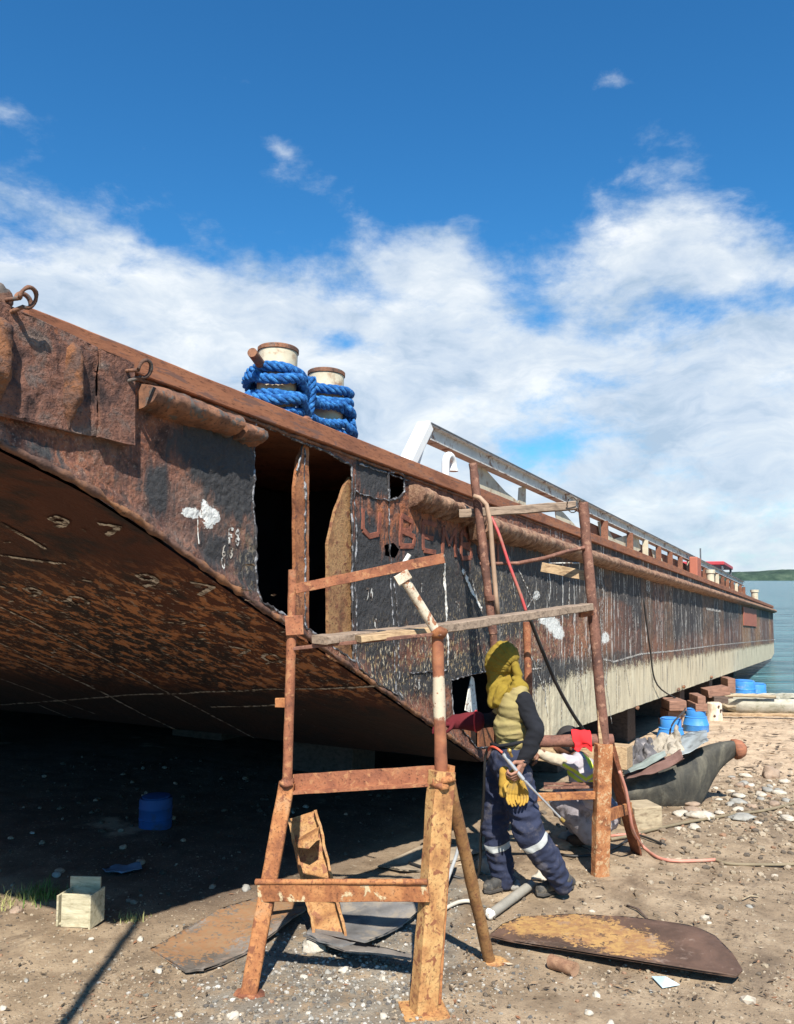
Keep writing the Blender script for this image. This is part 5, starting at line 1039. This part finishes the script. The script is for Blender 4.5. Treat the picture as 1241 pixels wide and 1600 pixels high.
def hand(w, f, n, parent, mt, size=1.0, curl=(.5, .8, .6), name='hand', thumb=1):
    """w wrist, f towards the fingers, n the palm side; five separate bent fingers"""
    f = Vector(f).normalized(); n = Vector(n); n = (n - f * n.dot(f)).normalized(); s = f.cross(n) * thumb; w = Vector(w); k = size; pr = []
    for o_ in (-.028, -.010, .010, .028): pr.append((w + f * .012 * k + s * o_ * .6 * k, w + f * .082 * k + s * o_ * k, .015 * k, .0125 * k))
    pr.append((w - f * .03 * k, w + f * .01, .024 * k, .022 * k))
    for o_, L, r in ((.030, .070, .0088), (.010, .080, .0092), (-.010, .075, .0088), (-.029, .058, .0078)):
        p = w + f * .088 * k + s * o_ * k; a = 0
        for sg, cu in zip((.45, .31, .24), curl):
            a += cu * (1 + .06 * (o_ / .03)); d_ = f * cos(a) + n * sin(a); q = p + d_ * L * sg * k; pr.append((p, q, r * k, r * .9 * k)); p = q; r *= .92
    p = w + f * .020 * k + s * .030 * k; q = p + (f * .55 + s * .65 + n * .45).normalized() * .042 * k; pr.append((p, q, .0135 * k, .011 * k)); q2 = q + (f * .8 + n * .6 - s * .15).normalized() * .03 * k; pr.append((q, q2, .0105 * k, .0085 * k))
    return fuse(pr, name, mt, parent, .0032, 2)
SKIN = m_plain('dark_skin', (.16, .075, .045), .55, .12, 14, .2, .002); SKINL = m_plain('paler_skin', (.30, .15, .10), .55, .1, 14, .2, .002)  # two skin tones, the paler one for the standing man
t = mat('navy_trousers'); v = t.coord(); a = t.noise(v, 6, 5, .6); NAVYc = t.ramp(a, [(.3, (.012, .016, .036)), (.7, (.028, .036, .074))]); dst = t.step(.50, .72, t.noise(v, 9, 6, .7)); NAVYc = t.mix(t.m('MULTIPLY', dst, .45), NAVYc, (.17, .15, .14))
YW = 5.45; M1 = P(795, 1395, YW); M1.z = gq(830, 1397).z
PER = thing('person', M1, 'man standing in yellow olive head cloth, olive shirt with black sleeves, navy work trousers', 'person')
def band(c, nrm, hw, lim):
    c = c - M1; nrm = nrm.normalized(); d_ = t.m('ABSOLUTE', t.m('SUBTRACT', _dot(v, nrm), c.dot(nrm))); b_ = t.m('LESS_THAN', d_, hw); 
    ds = t.node('ShaderNodeVectorMath', operation='DISTANCE'); t.put(ds.inputs[0], v); ds.inputs[1].default_value = c; return t.m('MULTIPLY', b_, t.m('LESS_THAN', ds.outputs['Value'], lim))
def _dot(v, n): 
    ds = t.node('ShaderNodeVectorMath', operation='DOT_PRODUCT'); t.put(ds.inputs[0], v); ds.inputs[1].default_value = n; return ds.outputs['Value']
nH, nK, nA = P(803, 1205, 5.36), P(824, 1298, 5.28), P(880, 1376, 5.36); fH, fK, fA = P(782, 1205, 5.56), P(773, 1292, 5.54), P(788, 1376, 5.55)
bm_ = t.m('MAXIMUM', band(P(826, 1317, 5.3), (nA - nK) + Vector((0, 0, -.02)), .021, .17), band(P(779, 1320, 5.54), (fA - fK), .021, .135))
NAVYc = t.mix(bm_, NAVYc, t.mix(t.noise(v, 25, 4, .6), (.30, .31, .30), (.52, .54, .52))); NAVY = fin(t, NAVYc, .85, t.bump(t.noise(v, 13, 4, .6, .8), .6, .012))
OLIVE = m_cloth('olive_shirt', (.29, .235, .095), .15, 10, .012, dirt=(.25, .19, .09)); HOODM = m_cloth('yellow_olive_head_cloth', (.23, .16, .02), .2, 14, .014, dirt=(.20, .13, .02)); YEL = m_cloth('yellow_cloth', (.5, .38, .04), .15, 10, .01)
BLACKC = m_cloth('black_sleeve', (.010, .011, .015), .3, 10, .012); REDG = m_cloth('red_gauntlet', (.11, .010, .015), .25, 9, .01); REDC = m_cloth('red_cuff', (.50, .04, .05), .2, 9, .004)
BOOT = m_plain('worn_boot', (.050, .048, .045), .7, .3, 20, .6, .004, dirt=(.20, .17, .13), dsc=12, dth=(.45, .65)); GLOVE = m_cloth('yellow_glove', (.36, .215, .035), .25, 14, .008, dirt=(.17, .12, .06))
hd = P(784, 1033, YW)
body = fuse([(P(797, 1190, YW), P(800, 1150, YW), .10, .09), (P(800, 1150, YW), P(803, 1095, YW), .09, .10), (P(806, 1086, 5.33), P(800, 1086, 5.58), .05, .05), (P(800, 1085, YW), P(790, 1055, YW), .048, .045), (hd + Vector((.01, 0, .01)), hd + Vector((-.01, 0, -.03)), .078, .065),
    (hd + Vector((-.06, 0, -.055)), hd + Vector((-.055, 0, -.07)), .034, .03), (hd + Vector((-.085, 0, -.015)), hd + Vector((-.098, 0, -.035)), .008, .012), (hd + Vector((-.08, 0, -.062)), hd + Vector((-.088, 0, -.062)), .014, .010), (hd + Vector((.005, -.078, -.01)), hd + Vector((.0, -.078, -.03)), .012, .010), (hd + Vector((.005, .078, -.01)), hd + Vector((.0, .078, -.03)), .012, .010),
    (P(815, 1092, 5.29), P(838, 1140, 5.23), .038, .034), (P(838, 1140, 5.23), P(816, 1190, 5.23), .034, .024), (P(797, 1094, 5.60), P(778, 1122, 5.72), .038, .034), (P(778, 1122, 5.72), P(742, 1128, 5.70), .034, .025),
    (nH, nK, .08, .055), (nK, nA, .055, .04), (fH, fK, .08, .055), (fK, fA, .055, .04)], 'body', SKINL, PER, .009, 3)
fuse([(P(806, 1168, 5.40), P(798, 1168, 5.53), .108, .105), (P(796, 1188, 5.38), P(790, 1190, 5.54), .118, .11), (nH, nK + Vector((0, 0, .03)), .108, .092), (nK, nK.lerp(nA, .55), .090, .085), (nK.lerp(nA, .55), P(872, 1368, 5.36), .082, .068), (P(872, 1368, 5.36), P(879, 1380, 5.37), .068, .060), (fH, fK, .10, .085), (fK, fK.lerp(fA, .6), .082, .078), (fK.lerp(fA, .6), P(787, 1374, 5.55), .076, .066)], 'trousers', NAVY, PER, .0085, 3, folds(.015, 10, 10, 17))
fuse([(P(802, 1158, 5.38), P(798, 1158, 5.54), .098, .095), (P(800, 1135, 5.37), P(798, 1135, 5.54), .112, .105), (P(806, 1105, 5.35), P(800, 1105, 5.56), .108, .10), (P(812, 1088, 5.32), P(802, 1088, 5.60), .066, .062), (P(800, 1078, YW), P(795, 1068, YW), .065, .06), (P(798, 1092, 5.60), P(784, 1112, 5.66), .062, .056)], 'shirt', OLIVE, PER, .0085, 3, folds(.013, 6, 6, 26))
fuse([(P(818, 1096, 5.28), P(838, 1140, 5.22), .060, .052), (P(838, 1140, 5.22), P(828, 1170, 5.22), .054, .047), (P(828, 1170, 5.22), P(817, 1190, 5.22), .047, .036)], 'sleeve', BLACKC, PER, .008, 3, folds(.008, 10, 10, 22))
fuse([(P(786, 1110, 5.66), P(774, 1124, 5.72), .056, .05), (P(774, 1124, 5.72), P(745, 1128, 5.71), .05, .04)], 'sleeve', BLACKC, PER, .008, 3, folds(.006, 14, 10, 14))
g0, g1 = P(745, 1127, 5.71), P(712, 1128, 5.68)
fuse([(g0, g1, .064, .048), (g1, P(706, 1130, 5.66), .046, .040)], 'gauntlet', REDG, PER, .007, 3, folds(.006, 14, 14, 10))
hand(P(712, 1128, 5.66), (-1, -.05, -.1), (0, .2, -1), PER, REDG, 1.1, (.35, .5, .4), 'glove')
MB().tube([P(744 + 3 * cos(a), 1127 + 16.5 * sin(a), 5.71 + .066 * cos(a)) for a in [2 * pi * i / 24 for i in range(25)]], .006, 8).build('gauntlet_cuff', REDC, PER, smooth=True)
# head cloth
KN = P(812, 1050, 5.36)
def knotfolds(p, sd):
    d = p - KN; r = hypot(d.x, d.z); a = atan2(d.z, d.x); k = (1 - abs(noise.noise(Vector((a * 5.5, r * 1.5, p.y * 3))) * 2.6))
    return .008 * k * sstep(.02, .10, r) + .004 * noise.noise(p * 34) - .004
fuse([(hd + Vector((.010, 0, .028)), hd + Vector((-.008, 0, 0)), .102, .098), (hd + Vector((.012, 0, .0)), hd + Vector((.035, 0, -.02)), .092, .078), (hd + Vector((-.05, 0, -.01)), hd + Vector((-.045, 0, -.055)), .062, .058), (P(776, 1052, YW), P(774, 1075, 5.43), .068, .064), (P(774, 1075, 5.43), P(771, 1100, 5.40), .058, .036), (P(796, 1066, YW), P(800, 1082, YW), .072, .080), (P(785, 1078, 5.37), P(778, 1098, 5.35), .045, .03)], 'head_cloth', HOODM, PER, .006, 2, knotfolds)
fuse([(P(806, 1040, 5.36), P(809, 1054, 5.36), .026, .03), (P(808, 1062, 5.35), P(816, 1076, 5.34), .032, .042), (P(808, 1072, 5.33), P(796, 1092, 5.32), .036, .020), (P(800, 1086, 5.32), P(785, 1108, 5.315), .024, .010), (P(812, 1074, 5.35), P(818, 1082, 5.38), .04, .03)], 'scarf_knot', HOODM, PER, .007, 2, folds(.008, 16, 12, 16))
fuse([(P(803, 1060, 5.34), P(806, 1064, 5.34), .016, .016)], 'knot_tie', HOODM, PER, .006, 1)
# boots
def boot(heel, toe, ank):
    pr = [(heel, toe, .037, .034), (heel.lerp(toe, -.12), heel.lerp(toe, .1) + Vector((0, 0, .02)), .036, .040), (heel + Vector((0, 0, .01)), ank, .043, .045), (heel.lerp(toe, .3) + Vector((0, 0, .030)), heel.lerp(toe, .75) + Vector((0, 0, .008)), .038, .034), (toe + Vector((0, 0, -.006)), toe + Vector((0, 0, .002)), .036, .036)]
    fuse(pr, 'boot', BOOT, PER, .006, 2, folds(.003, 25, 25, 25)); d_ = (toe - heel).normalized(); sd_ = Vector((-d_.y, d_.x, 0)).normalized(); z = -.036
    pts = [heel + d_ * a + sd_ * b + Vector((0, 0, z)) for a, b in [(-.045, -.025), (-.045, .025), (-.02, .038), (.10, .040), ((toe-heel).length + .02, .036), ((toe-heel).length + .042, .0), ((toe-heel).length + .02, -.036), (.10, -.040), (-.02, -.038)]]
    MB().prism(pts, (0, 0, .020)).build('sole', m_plain('boot_sole', (.06, .055, .05), .8), PER, bevel=.004)
nt, nh = gq(846, 1404, .046), gq(886, 1393, .050); boot(nh, nt, P(882, 1374, 5.36))
ft, fh = gq(764, 1395, .046), gq(800, 1387, .048); boot(fh, ft, P(793, 1370, 5.55))
MB().prism([P(791, 1156, 5.31), P(806, 1157, 5.30), P(803, 1168, 5.285), P(796, 1165, 5.295)], (0, .01, 0)).build('torn_patch', m_plain('pale_patch', (.42, .45, .50), .9, .1), PER)
MB().tube([P(x, y, yy) for x, y, yy in [(768, 1163, 5.40), (780, 1166, 5.31), (800, 1163, 5.27), (820, 1158, 5.30)]], .012, 8).build('belt', BLACKC, PER, smooth=True)
# left hand gripping the torch
tq0, tq1 = P(800, 1190, 5.12), P(876, 1278, 5.22); tdir = (tq1 - tq0).normalized()
wrist = P(817, 1192, 5.20); hand(wrist, P(807, 1214, 5.14) - wrist, Vector((-.6, -.1, -.3)), PER, SKINL, 1.05, (.7, 1.0, .7), 'hand', thumb=-1)
MB().tube([wrist + Vector((.024 * cos(a), .024 * sin(a), .01)) for a in [2 * pi * i / 16 for i in range(17)]], .006, 6).build('wrist_strap', BLACKC, PER, smooth=True)
STEEL = m_plain('torch_steel', (.55, .55, .54), .35, .1, 12, .1, .001, metal=.6); BRASS = m_plain('brass', (.42, .28, .08), .4, .15, 12, metal=.6)
TO = thing('cutting_torch', P(812, 1208, 5.14), 'long silver cutting torch held low in the standing man’s bare hand'.replace('’', "'"), 'torch')
MB().pipe(P(786, 1178, 5.14), P(818, 1218, 5.13), .0125).build('handle', STEEL, TO, smooth=40)
MB().pipe(P(818, 1218, 5.13), tq1, .0065).pipe(P(822, 1220, 5.14), P(872, 1275, 5.23), .004).build('lance', STEEL, TO, smooth=40)
MB().pipe(tq1, tq1 + Vector((.022, 0, -.02)), .011).build('nozzle', BRASS, TO, smooth=40); MB().pipe(P(800, 1182, 5.12), P(796, 1174, 5.10), .009).rock(P(796, 1173, 5.10), .014, seed=2).build('valve', BRASS, TO, smooth=40)
hose([P(787, 1180, 5.14), P(776, 1170, 5.17), P(765, 1168, 5.24), P(759, 1180, 5.30), P(757, 1205, 5.33), P(756, 1240, 5.4), P(752, 1300, 5.55), gq(745, 1375, .02), gq(700, 1372, .02), gq(640, 1352, .02)], .009, 'torch_hose', DARKH, 'black hose running from the torch down the front of the standing man')
hose([P(785, 1176, 5.12), P(776, 1169, 5.14), P(768, 1167, 5.18), P(763, 1172, 5.26)], .007, 'torch_hose', m_plain('red_line', (.55, .09, .05), .5), 'short red hose end looping over the hip of the standing man')
# yellow gloves tucked at the thigh
GV = thing('work_gloves', P(800, 1225, 5.20), 'pair of worn yellow work gloves hanging at the standing man\'s thigh', 'gloves')
fuse([(P(788, 1205, 5.20), P(790, 1226, 5.19), .030, .040, (1.0, .7, 1)), (P(790, 1226, 5.19), P(786, 1240, 5.19), .034, .022, (1, .7, 1))], 'glove_cuff', GLOVE, GV, .006, 2, folds(.006, 20, 20, 20))
hand(P(802, 1216, 5.185), (-.12, -.02, -1), (.3, -1, 0), GV, GLOVE, 1.05, (.35, .5, .3), 'glove_hand'); hand(P(811, 1220, 5.215), (.30, .05, -1), (-.6, -1, 0), GV, GLOVE, 1.0, (.6, .5, .4), 'glove_hand')
# ------------------------------------------------------------------ crouching man behind the brown trestle
YB = 6.45; M2 = gq(905, 1322)
P2 = thing('person', M2, 'man crouching behind the brown trestle in black cap, grey clothes with yellow reflective straps', 'person')
t = mat('grey_overall'); v = t.coord(); a = t.noise(v, 7, 4, .6); c = t.ramp(a, [(.3, (.30, .28, .30)), (.7, (.46, .43, .46))]); x_, y_, z_ = t.sep(v)
cc_ = P(905, 1216, YB) - M2; u_ = t.m('SUBTRACT', x_, cc_.x); w2_ = t.m('SUBTRACT', z_, cc_.z)
def slab(nx_, nz_, off, hw): return t.m('LESS_THAN', t.m('ABSOLUTE', t.m('SUBTRACT', t.m('ADD', t.m('MULTIPLY', u_, nx_), t.m('MULTIPLY', w2_, nz_)), off)), hw)
up_ = t.m('GREATER_THAN', z_, (P(905, 1229, YB) - M2).z); lf = t.m('LESS_THAN', u_, .01)
st_ = t.m('ADD', t.m('MULTIPLY', lf, t.m('ADD', slab(.55, .83, .0, .013), slab(.55, .83, .038, .012))), t.m('MULTIPLY', t.m('SUBTRACT', 1, lf), t.m('ADD', slab(-.45, .89, .0, .013), slab(-.45, .89, .038, .012))))
st_ = t.m('ADD', st_, t.m('MULTIPLY', t.m('GREATER_THAN', z_, (P(905, 1192, YB) - M2).z), slab(.92, .38, .10, .016)), clamp=True)
c = t.mix(t.m('MULTIPLY', t.m('MULTIPLY', st_, up_), .95), c, (.62, .68, .05)); GREYO = fin(t, c, .9, t.bump(t.noise(v, 14, 4, .6, .6), .6, .012))
hp, sh_, kn, an = P(938, 1268, YB), P(905, 1192, YB), P(878, 1250, 6.35), P(920, 1303, 6.38); h2 = P(886, 1160, YB)
fuse([(hp, P(925, 1235, YB), .10, .10), (P(925, 1235, YB), sh_, .10, .09), (P(905, 1192, 6.33), P(905, 1192, 6.58), .05, .05), (sh_, h2 + Vector((.02, 0, -.04)), .05, .045), (h2, h2 + Vector((-.015, 0, -.03)), .085, .07), (h2 + Vector((-.07, 0, -.045)), h2 + Vector((-.055, 0, -.07)), .03, .028), (h2 + Vector((-.09, 0, -.03)), h2 + Vector((-.098, 0, -.045)), .008, .012), (h2 + Vector((.015, -.08, -.02)), h2 + Vector((.015, -.08, -.04)), .012, .01),
    (P(900, 1196, 6.33), P(868, 1188, 6.22), .036, .032), (P(868, 1188, 6.22), P(838, 1178, 6.2), .03, .024), (hp, kn, .085, .06), (kn, an, .055, .04), (hp + Vector((0, .15, 0)), P(880, 1262, 6.62), .085, .06), (P(880, 1262, 6.62), P(915, 1306, 6.62), .055, .04)], 'body', SKIN, P2, .009, 3)
fuse([(hp + Vector((0, -.05, 0)), hp + Vector((0, .12, 0)), .135, .13), (P(925, 1238, 6.38), P(925, 1238, 6.55), .13, .13), (P(912, 1208, 6.35), P(912, 1208, 6.57), .115, .11), (P(905, 1192, 6.32), P(905, 1192, 6.6), .07, .07), (P(903, 1194, 6.32), P(882, 1189, 6.26), .056, .047)], 'jacket', GREYO, P2, .0085, 3, folds(.014, 9, 9, 18))
TG = m_cloth('grey_trousers', (.28, .26, .28), .3, 11, .016, dirt=(.12, .10, .10))
fuse([(hp, kn, .11, .088), (kn, an, .085, .075), (hp + Vector((0, .15, 0)), P(880, 1262, 6.62), .11, .088), (P(880, 1262, 6.62), P(915, 1304, 6.62), .08, .07)], 'trousers', TG, P2, .0095, 4, folds(.014, 16, 8, 8))
fuse([(P(882, 1189, 6.26), P(866, 1186, 6.22), .040, .040), (P(866, 1186, 6.22), P(844, 1178, 6.2), .040, .030)], 'sleeve', m_cloth('beige_sleeve', (.42, .36, .27), .2, 12, .012), P2, .008, 3, folds(.006, 14, 14, 14))
hand(P(842, 1178, 6.2), (-1, -.1, -.2), (0, .3, -1), P2, SKIN, 1.05, (.5, .8, .5), 'hand')
fuse([(h2 + Vector((.015, 0, .035)), h2 + Vector((.005, 0, .01)), .093, .092), (h2 + Vector((-.07, 0, .035)), h2 + Vector((-.125, 0, .022)), .035, .022, (1, 1.6, .5))], 'cap', m_cloth('black_cap', (.035, .032, .032), .2), P2, .008, 3)
SH = m_plain('dark_shoe', (.035, .028, .026), .7, .3, 18)
fuse([(an + Vector((.0, 0, -.03)), gq(893, 1324, .04), .048, .040)], 'shoe', SH, P2, .007, 2); fuse([(P(915, 1306, 6.62), gq(892, 1306, .05), .048, .040)], 'shoe', SH, P2, .007, 2)
# red rag over the crossbar
A0 = P(896, 1157, 5.94); A1 = P(924, 1156, 5.94); m = MB(); m.open = True; nv = 26
def rg(u, v):
    c_ = A0.lerp(A1, u + .03 * sin(v * 9)); r = .062
    if v < .42: a = v / .42; p = c_ + Vector((0, -r - .008 * sin(u * 7 + 1) * (1 - a), -.062 * (1 - a) * (1 + .25 * sin(u * 8))))
    elif v < .72: a = (v - .42) / .30 * pi; p = c_ + Vector((0, -cos(a) * r, sin(a) * r))
    else: a = (v - .72) / .28; p = c_ + Vector((0, r, -.07 * a))
    return p + noise.noise_vector(Vector((u * 3, v * 5, 2))) * .012 + Vector((-.012 * (1 - v), 0, .008))
m.grid(rg, [i / 20 for i in range(21)], [i / nv for i in range(nv + 1)]); o = m.build('red_rag', m_cloth('bright_red_cloth', (.72, .025, .03), .1, 9, .01), smooth=True); s_ = o.modifiers.new('thick', 'SOLIDIFY'); s_.thickness = .005; tag(o, 'bright red rag folded over the crossbar of the brown trestle', 'rag')
# ------------------------------------------------------------------ loose stuff on the ground
random.seed(11)
ICO = bmesh.new(); bmesh.ops.create_icosphere(ICO, subdivisions=1, radius=1); IV = [v.co.copy() for v in ICO.verts]; IF = [tuple(v.index for v in f.verts) for f in ICO.faces]; ICO.free()
def scatter(n, fn, name, mt, label, cat, smin, smax, flat=.6, power=3.0, leaf=False):
    vs = []; fs = []; k = 0
    while k < n:
        q = fn()
        if q is None: continue
        s, t = q; r = smin + (smax - smin) * random.random() ** power; c = G(s, t, r * flat * .35); a = rnd(0, 6.28); ca, sa = cos(a), sin(a); o = len(vs); e = rnd(.55, 1); sd = random.random() * 99
        if leaf:
            tl = [rnd(-.5, .5) for _ in range(4)]
            for (x, y), z in zip([(-1, 0), (0, .35 * e), (1, 0), (0, -.35 * e)], tl): vs.append(c + Vector(((x*ca - y*sa) * r, (x*sa + y*ca) * r, abs(z) * r * .6 + .002)))
            fs += [(o, o+1, o+2), (o, o+2, o+3)]
        else:
            for p in IV:
                g = 1 + .45 * noise.noise(p * 1.4 + Vector((sd, 0, 0))); x, y, z = p.x * g, p.y * g * e, p.z * g * flat; vs.append(c + Vector(((x*ca - y*sa) * r, (x*sa + y*ca) * r, z * r)))
            fs += [tuple(i + o for i in f) for f in IF]
        k += 1
    m = MB(); m.open = True; m.v = vs; m.f = fs; o = m.build(name, mt); tag(o, label, cat, kind='stuff'); return o
def m_chip(name, stops):
    t = mat(name); g = t.node('ShaderNodeNewGeometry'); c = t.ramp(g.outputs['Random Per Island'], stops, 'CONSTANT'); a = t.noise(t.coord(), 60, 3, .6); c = t.mix(t.m('MULTIPLY', t.step(.5, .7, a), .45), c, (.14, .11, .08)); return fin(t, c, .9)
CH1 = m_chip('shell_chips', [(0, (.18, .135, .09)), (.3, (.28, .225, .155)), (.52, (.33, .27, .195)), (.70, (.10, .08, .06)), (.93, (.44, .38, .30)), (.95, (.26, .15, .09))])
CH2 = m_chip('grey_chips', [(0, (.15, .14, .12)), (.3, (.24, .225, .195)), (.55, (.09, .085, .08)), (.72, (.36, .34, .30)), (.93, (.52, .49, .43))])
def near():
    y = rnd(1500, 1640) if random.random() < .45 else rnd(1330, 1600); x = rnd(-60, 1300); q = gs(x, y); 
    if noise.noise(Vector((q.x * 2.2, q.y * 2.2, 5))) < rnd(-.5, .35): return None
    return q.x, q.y
def grey():
    s, t = random.gauss(3.6, .55), random.gauss(2.15, .38)
    return (s, t)
scatter(5200, near, 'shell_gravel', CH1, 'pale shell and coral chips strewn over the near ground', 'gravel', .002, .013, power=4)
LF0 = m_chip('near_litter', [(0, (.07, .05, .03)), (.4, (.14, .10, .065)), (.65, (.22, .10, .05)), (.85, (.32, .25, .18))])
scatter(900, near, 'rust_scale_litter', LF0, 'rust flakes and dry leaf scraps lying on the near ground', 'litter', .005, .022, leaf=True)
scatter(3800, grey, 'grey_gravel', CH2, 'grey crushed coral gravel around the feet of the orange trestle', 'gravel', .0035, .015)
def shells():
    s, t = random.gauss(8.6, 1.3), random.gauss(.35, .75)
    return (s, t)
scatter(2600, shells, 'shell_heap', CH1, 'band of pale shells and stones on the ground in front of the dark canoe', 'shells', .010, .038)
def left(): q = gs(rnd(-80, 330), rnd(1400, 1640)); return q.x, q.y
scatter(1700, left, 'sandy_gravel', CH1, 'fine pale gravel on the ground at the lower left', 'gravel', .003, .012)
def mid(): q = gs(rnd(700, 1300), rnd(1180, 1560)); return q.x, q.y
LF = m_chip('dry_litter', [(0, (.06, .04, .025)), (.4, (.13, .085, .05)), (.7, (.25, .17, .10)), (.9, (.42, .34, .24))])
scatter(900, mid, 'leaf_litter', LF, 'dry leaves, twigs and rust scales scattered over the right side of the yard', 'litter', .010, .035, leaf=True)
scatter(1300, mid, 'yard_pebbles', CH1, 'small pebbles scattered over the brown ground at the right', 'pebbles', .003, .018, power=4)
def sand(): q = gs(rnd(1060, 1300), rnd(1120, 1215)); return q.x, q.y
scatter(420, sand, 'beach_debris', LF, 'dark weed and sticks scattered on the pale beach', 'beach debris', .03, .11, leaf=True)
def dark(): return rnd(3.6, 8), rnd(3.2, 8)
scatter(350, dark, 'shade_rubble', m_chip('dark_chips', [(0, (.05, .04, .03)), (.5, (.09, .075, .055)), (.85, (.20, .17, .13))]), 'rubble lying in the shade under the barge', 'rubble', .008, .035)  # chips in darker tones than the other gravel
# stones one can point at
ST = [m_plain('coral_stone', (.48, .43, .35), .95, .2, 14, .8, .006, dirt=(.26, .22, .16), dsc=11, dth=(.5, .65)), m_plain('brown_stone', (.30, .22, .16), .95, .25, 14, .8, .006), m_plain('grey_stone', (.28, .27, .24), .95, .25, 12, .8, .006)]
def stone(px, py, r, mi, label, sq=(1.2, .9, .7), grp=None, sub=3):
    c_ = gq(px, py, r * .25); o = MB().rock(c_, r, sq, rnd(0, 6), .5, sub, px % 17).build('stone', ST[mi], smooth=True); return tag(o, label, 'stone', grp)
stone(490, 1478, .052, 0, 'big white stone under the foot of the leaning rusty channel', (1.3, .9, .75)); stone(364, 1584, .024, 0, 'white coral stone at the bottom edge left of the orange trestle foot plate', (1, 1.2, .8)); stone(537, 1512, .022, 0, 'white pebble just below the narrow steel strip, left one'); stone(598, 1526, .020, 0, 'white pebble just below the narrow steel strip, right one', (1.2, .8, .9))
stone(932, 1547, .020, 0, 'small white stone below the maroon plate'); stone(26, 1420, .030, 1, 'brown stone beside the grass left of the wooden box'); stone(805, 1390, .05, 2, 'grey rock between the two boots of the standing man', (1.1, .8, .9)); stone(762, 1362, .075, 2, 'grey rock by the far boot of the standing man', (1, .9, 1.1))
stone(848, 1376, .055, 0, 'pale rock behind the near boot of the standing man'); stone(890, 1318, .075, 2, 'grey rock beside the shoe of the crouching man', (1.3, 1, .8)); stone(868, 1322, .08, 1, 'tan flat rock behind the torch tip', (1.8, 1, .4)); stone(1205, 1215, .10, 1, 'lone brown stone standing on the ground right of the canoe', (1, .9, 1)); stone(1095, 1284, .08, 0, 'large pale stone in front of the canoe', (1.6, 1, .5)); stone(1160, 1290, .08, 2, 'flat grey stone by the olive hose', (1.5, 1, .4))
for i in range(22):
    x, y = rnd(0, 560), rnd(1215, 1400)
    if x > 440 and y > 1330: continue
    stone(x, y, rnd(.015, .035), random.choice((1, 2, 1)), 'dull lump of rubble lying in the dark shade under the bow', grp='rubble lumps under the bow', sub=2)
for i in range(46):
    x, y = rnd(1040, 1240), rnd(1210, 1300); stone(x, y, rnd(.03, .06), random.choice((0, 0, 1, 2)), 'pale stone among the shells in front of the dark canoe', (1.4, 1, .5), 'stones among the shells', 2)
for i in range(26):
    x, y = random.choice([(rnd(450, 660), rnd(1500, 1590)), (rnd(0, 300), rnd(1460, 1600)), (rnd(720, 1240), rnd(1380, 1600))]); stone(x, y, rnd(.010, .020), random.choice((0, 0, 2)), 'small pale stone lying loose on the near ground', grp='loose small stones', sub=2)
# paper scrap, twigs
o = sheet([(160, 1360), (185, 1352), (218, 1352), (222, 1358), (190, 1368), (165, 1366)], lambda s, t: .02 + gh(s, t) + .03 * noise.noise(Vector((s * 9, t * 9, 0))), .004, 'plastic_bag', m_plain('blue_bag', (.12, .18, .26), .6)); tag(o, 'flattened dull blue plastic bag lying in the shade under the bow', 'plastic bag')
o = MB().prism([gq(1018, 1522, .01), gq(1040, 1530, .035), (gq(1062, 1534, .01)), gq(1035, 1538, .005)], (0, 0, .003)).build('blue_scrap', m_plain('pale_blue', (.45, .58, .62), .7)); tag(o, 'pale blue plastic scrap at the lower edge of the maroon plate', 'scrap')
for i, (x0, y0, x1, y1, lb) in enumerate([(980, 1420, 1012, 1436, 'thin dark twig lying right above the maroon plate'), (880, 1320, 930, 1336, 'dark stick on the ground behind the front leg of the brown trestle'), (1160, 1408, 1185, 1404, 'short pale stick lying on the ground far to the right')]):
    o = MB().tube([gq(x0, y0, .012), gq((x0+x1)/2, (y0+y1)/2 - 2, .018), gq(x1, y1, .010)], .006, 6, jag=.003).build('twig', BLKD if i < 2 else BLK, smooth=True); tag(o, lb, 'twig')
# grass
GR = m_plain('grass_blade', (.10, .17, .035), .7, .4, 5); GRD = m_plain('dry_grass_blade', (.32, .31, .12), .8, .3, 5)
def grass(cx_, cy_, n, rx, ry, h, mt, label):
    m = MB(); m.open = True
    for i in range(n):
        p = gq(cx_ + random.gauss(0, rx), cy_ + random.gauss(0, ry)); a = rnd(0, 6.28); d_ = Vector((cos(a), sin(a), 0)); L = h * rnd(.4, 1.1); s_ = Vector((-d_.y, d_.x, 0)) * .0035; b = rnd(.2, .8); o = len(m.v)
        for k in range(5): f = k / 4; c_ = p + Vector((0, 0, L * f * (1 - .3 * f * b))) + d_ * L * b * f * f; m.v += [c_ - s_ * (1 - f), c_ + s_ * (1 - f) + Vector((0, 0, .0005))]
        m.f += [(o+2*k, o+2*k+1, o+2*k+3, o+2*k+2) for k in range(4)]
    o = m.build('grass', mt); tag(o, label, 'grass', kind='stuff')
grass(68, 1398, 190, 24, 6, .085, GR, 'green grass growing at the shade edge left of the wooden box'); grass(5, 1408, 50, 9, 6, .075, GRD, 'dry grass at the left edge of the photo'); grass(205, 1436, 70, 14, 3, .055, GRD, 'low dry grass tuft right of the wooden box'); grass(42, 1400, 40, 12, 4, .09, GRD, 'dry stalks mixed into the grass left of the wooden box')
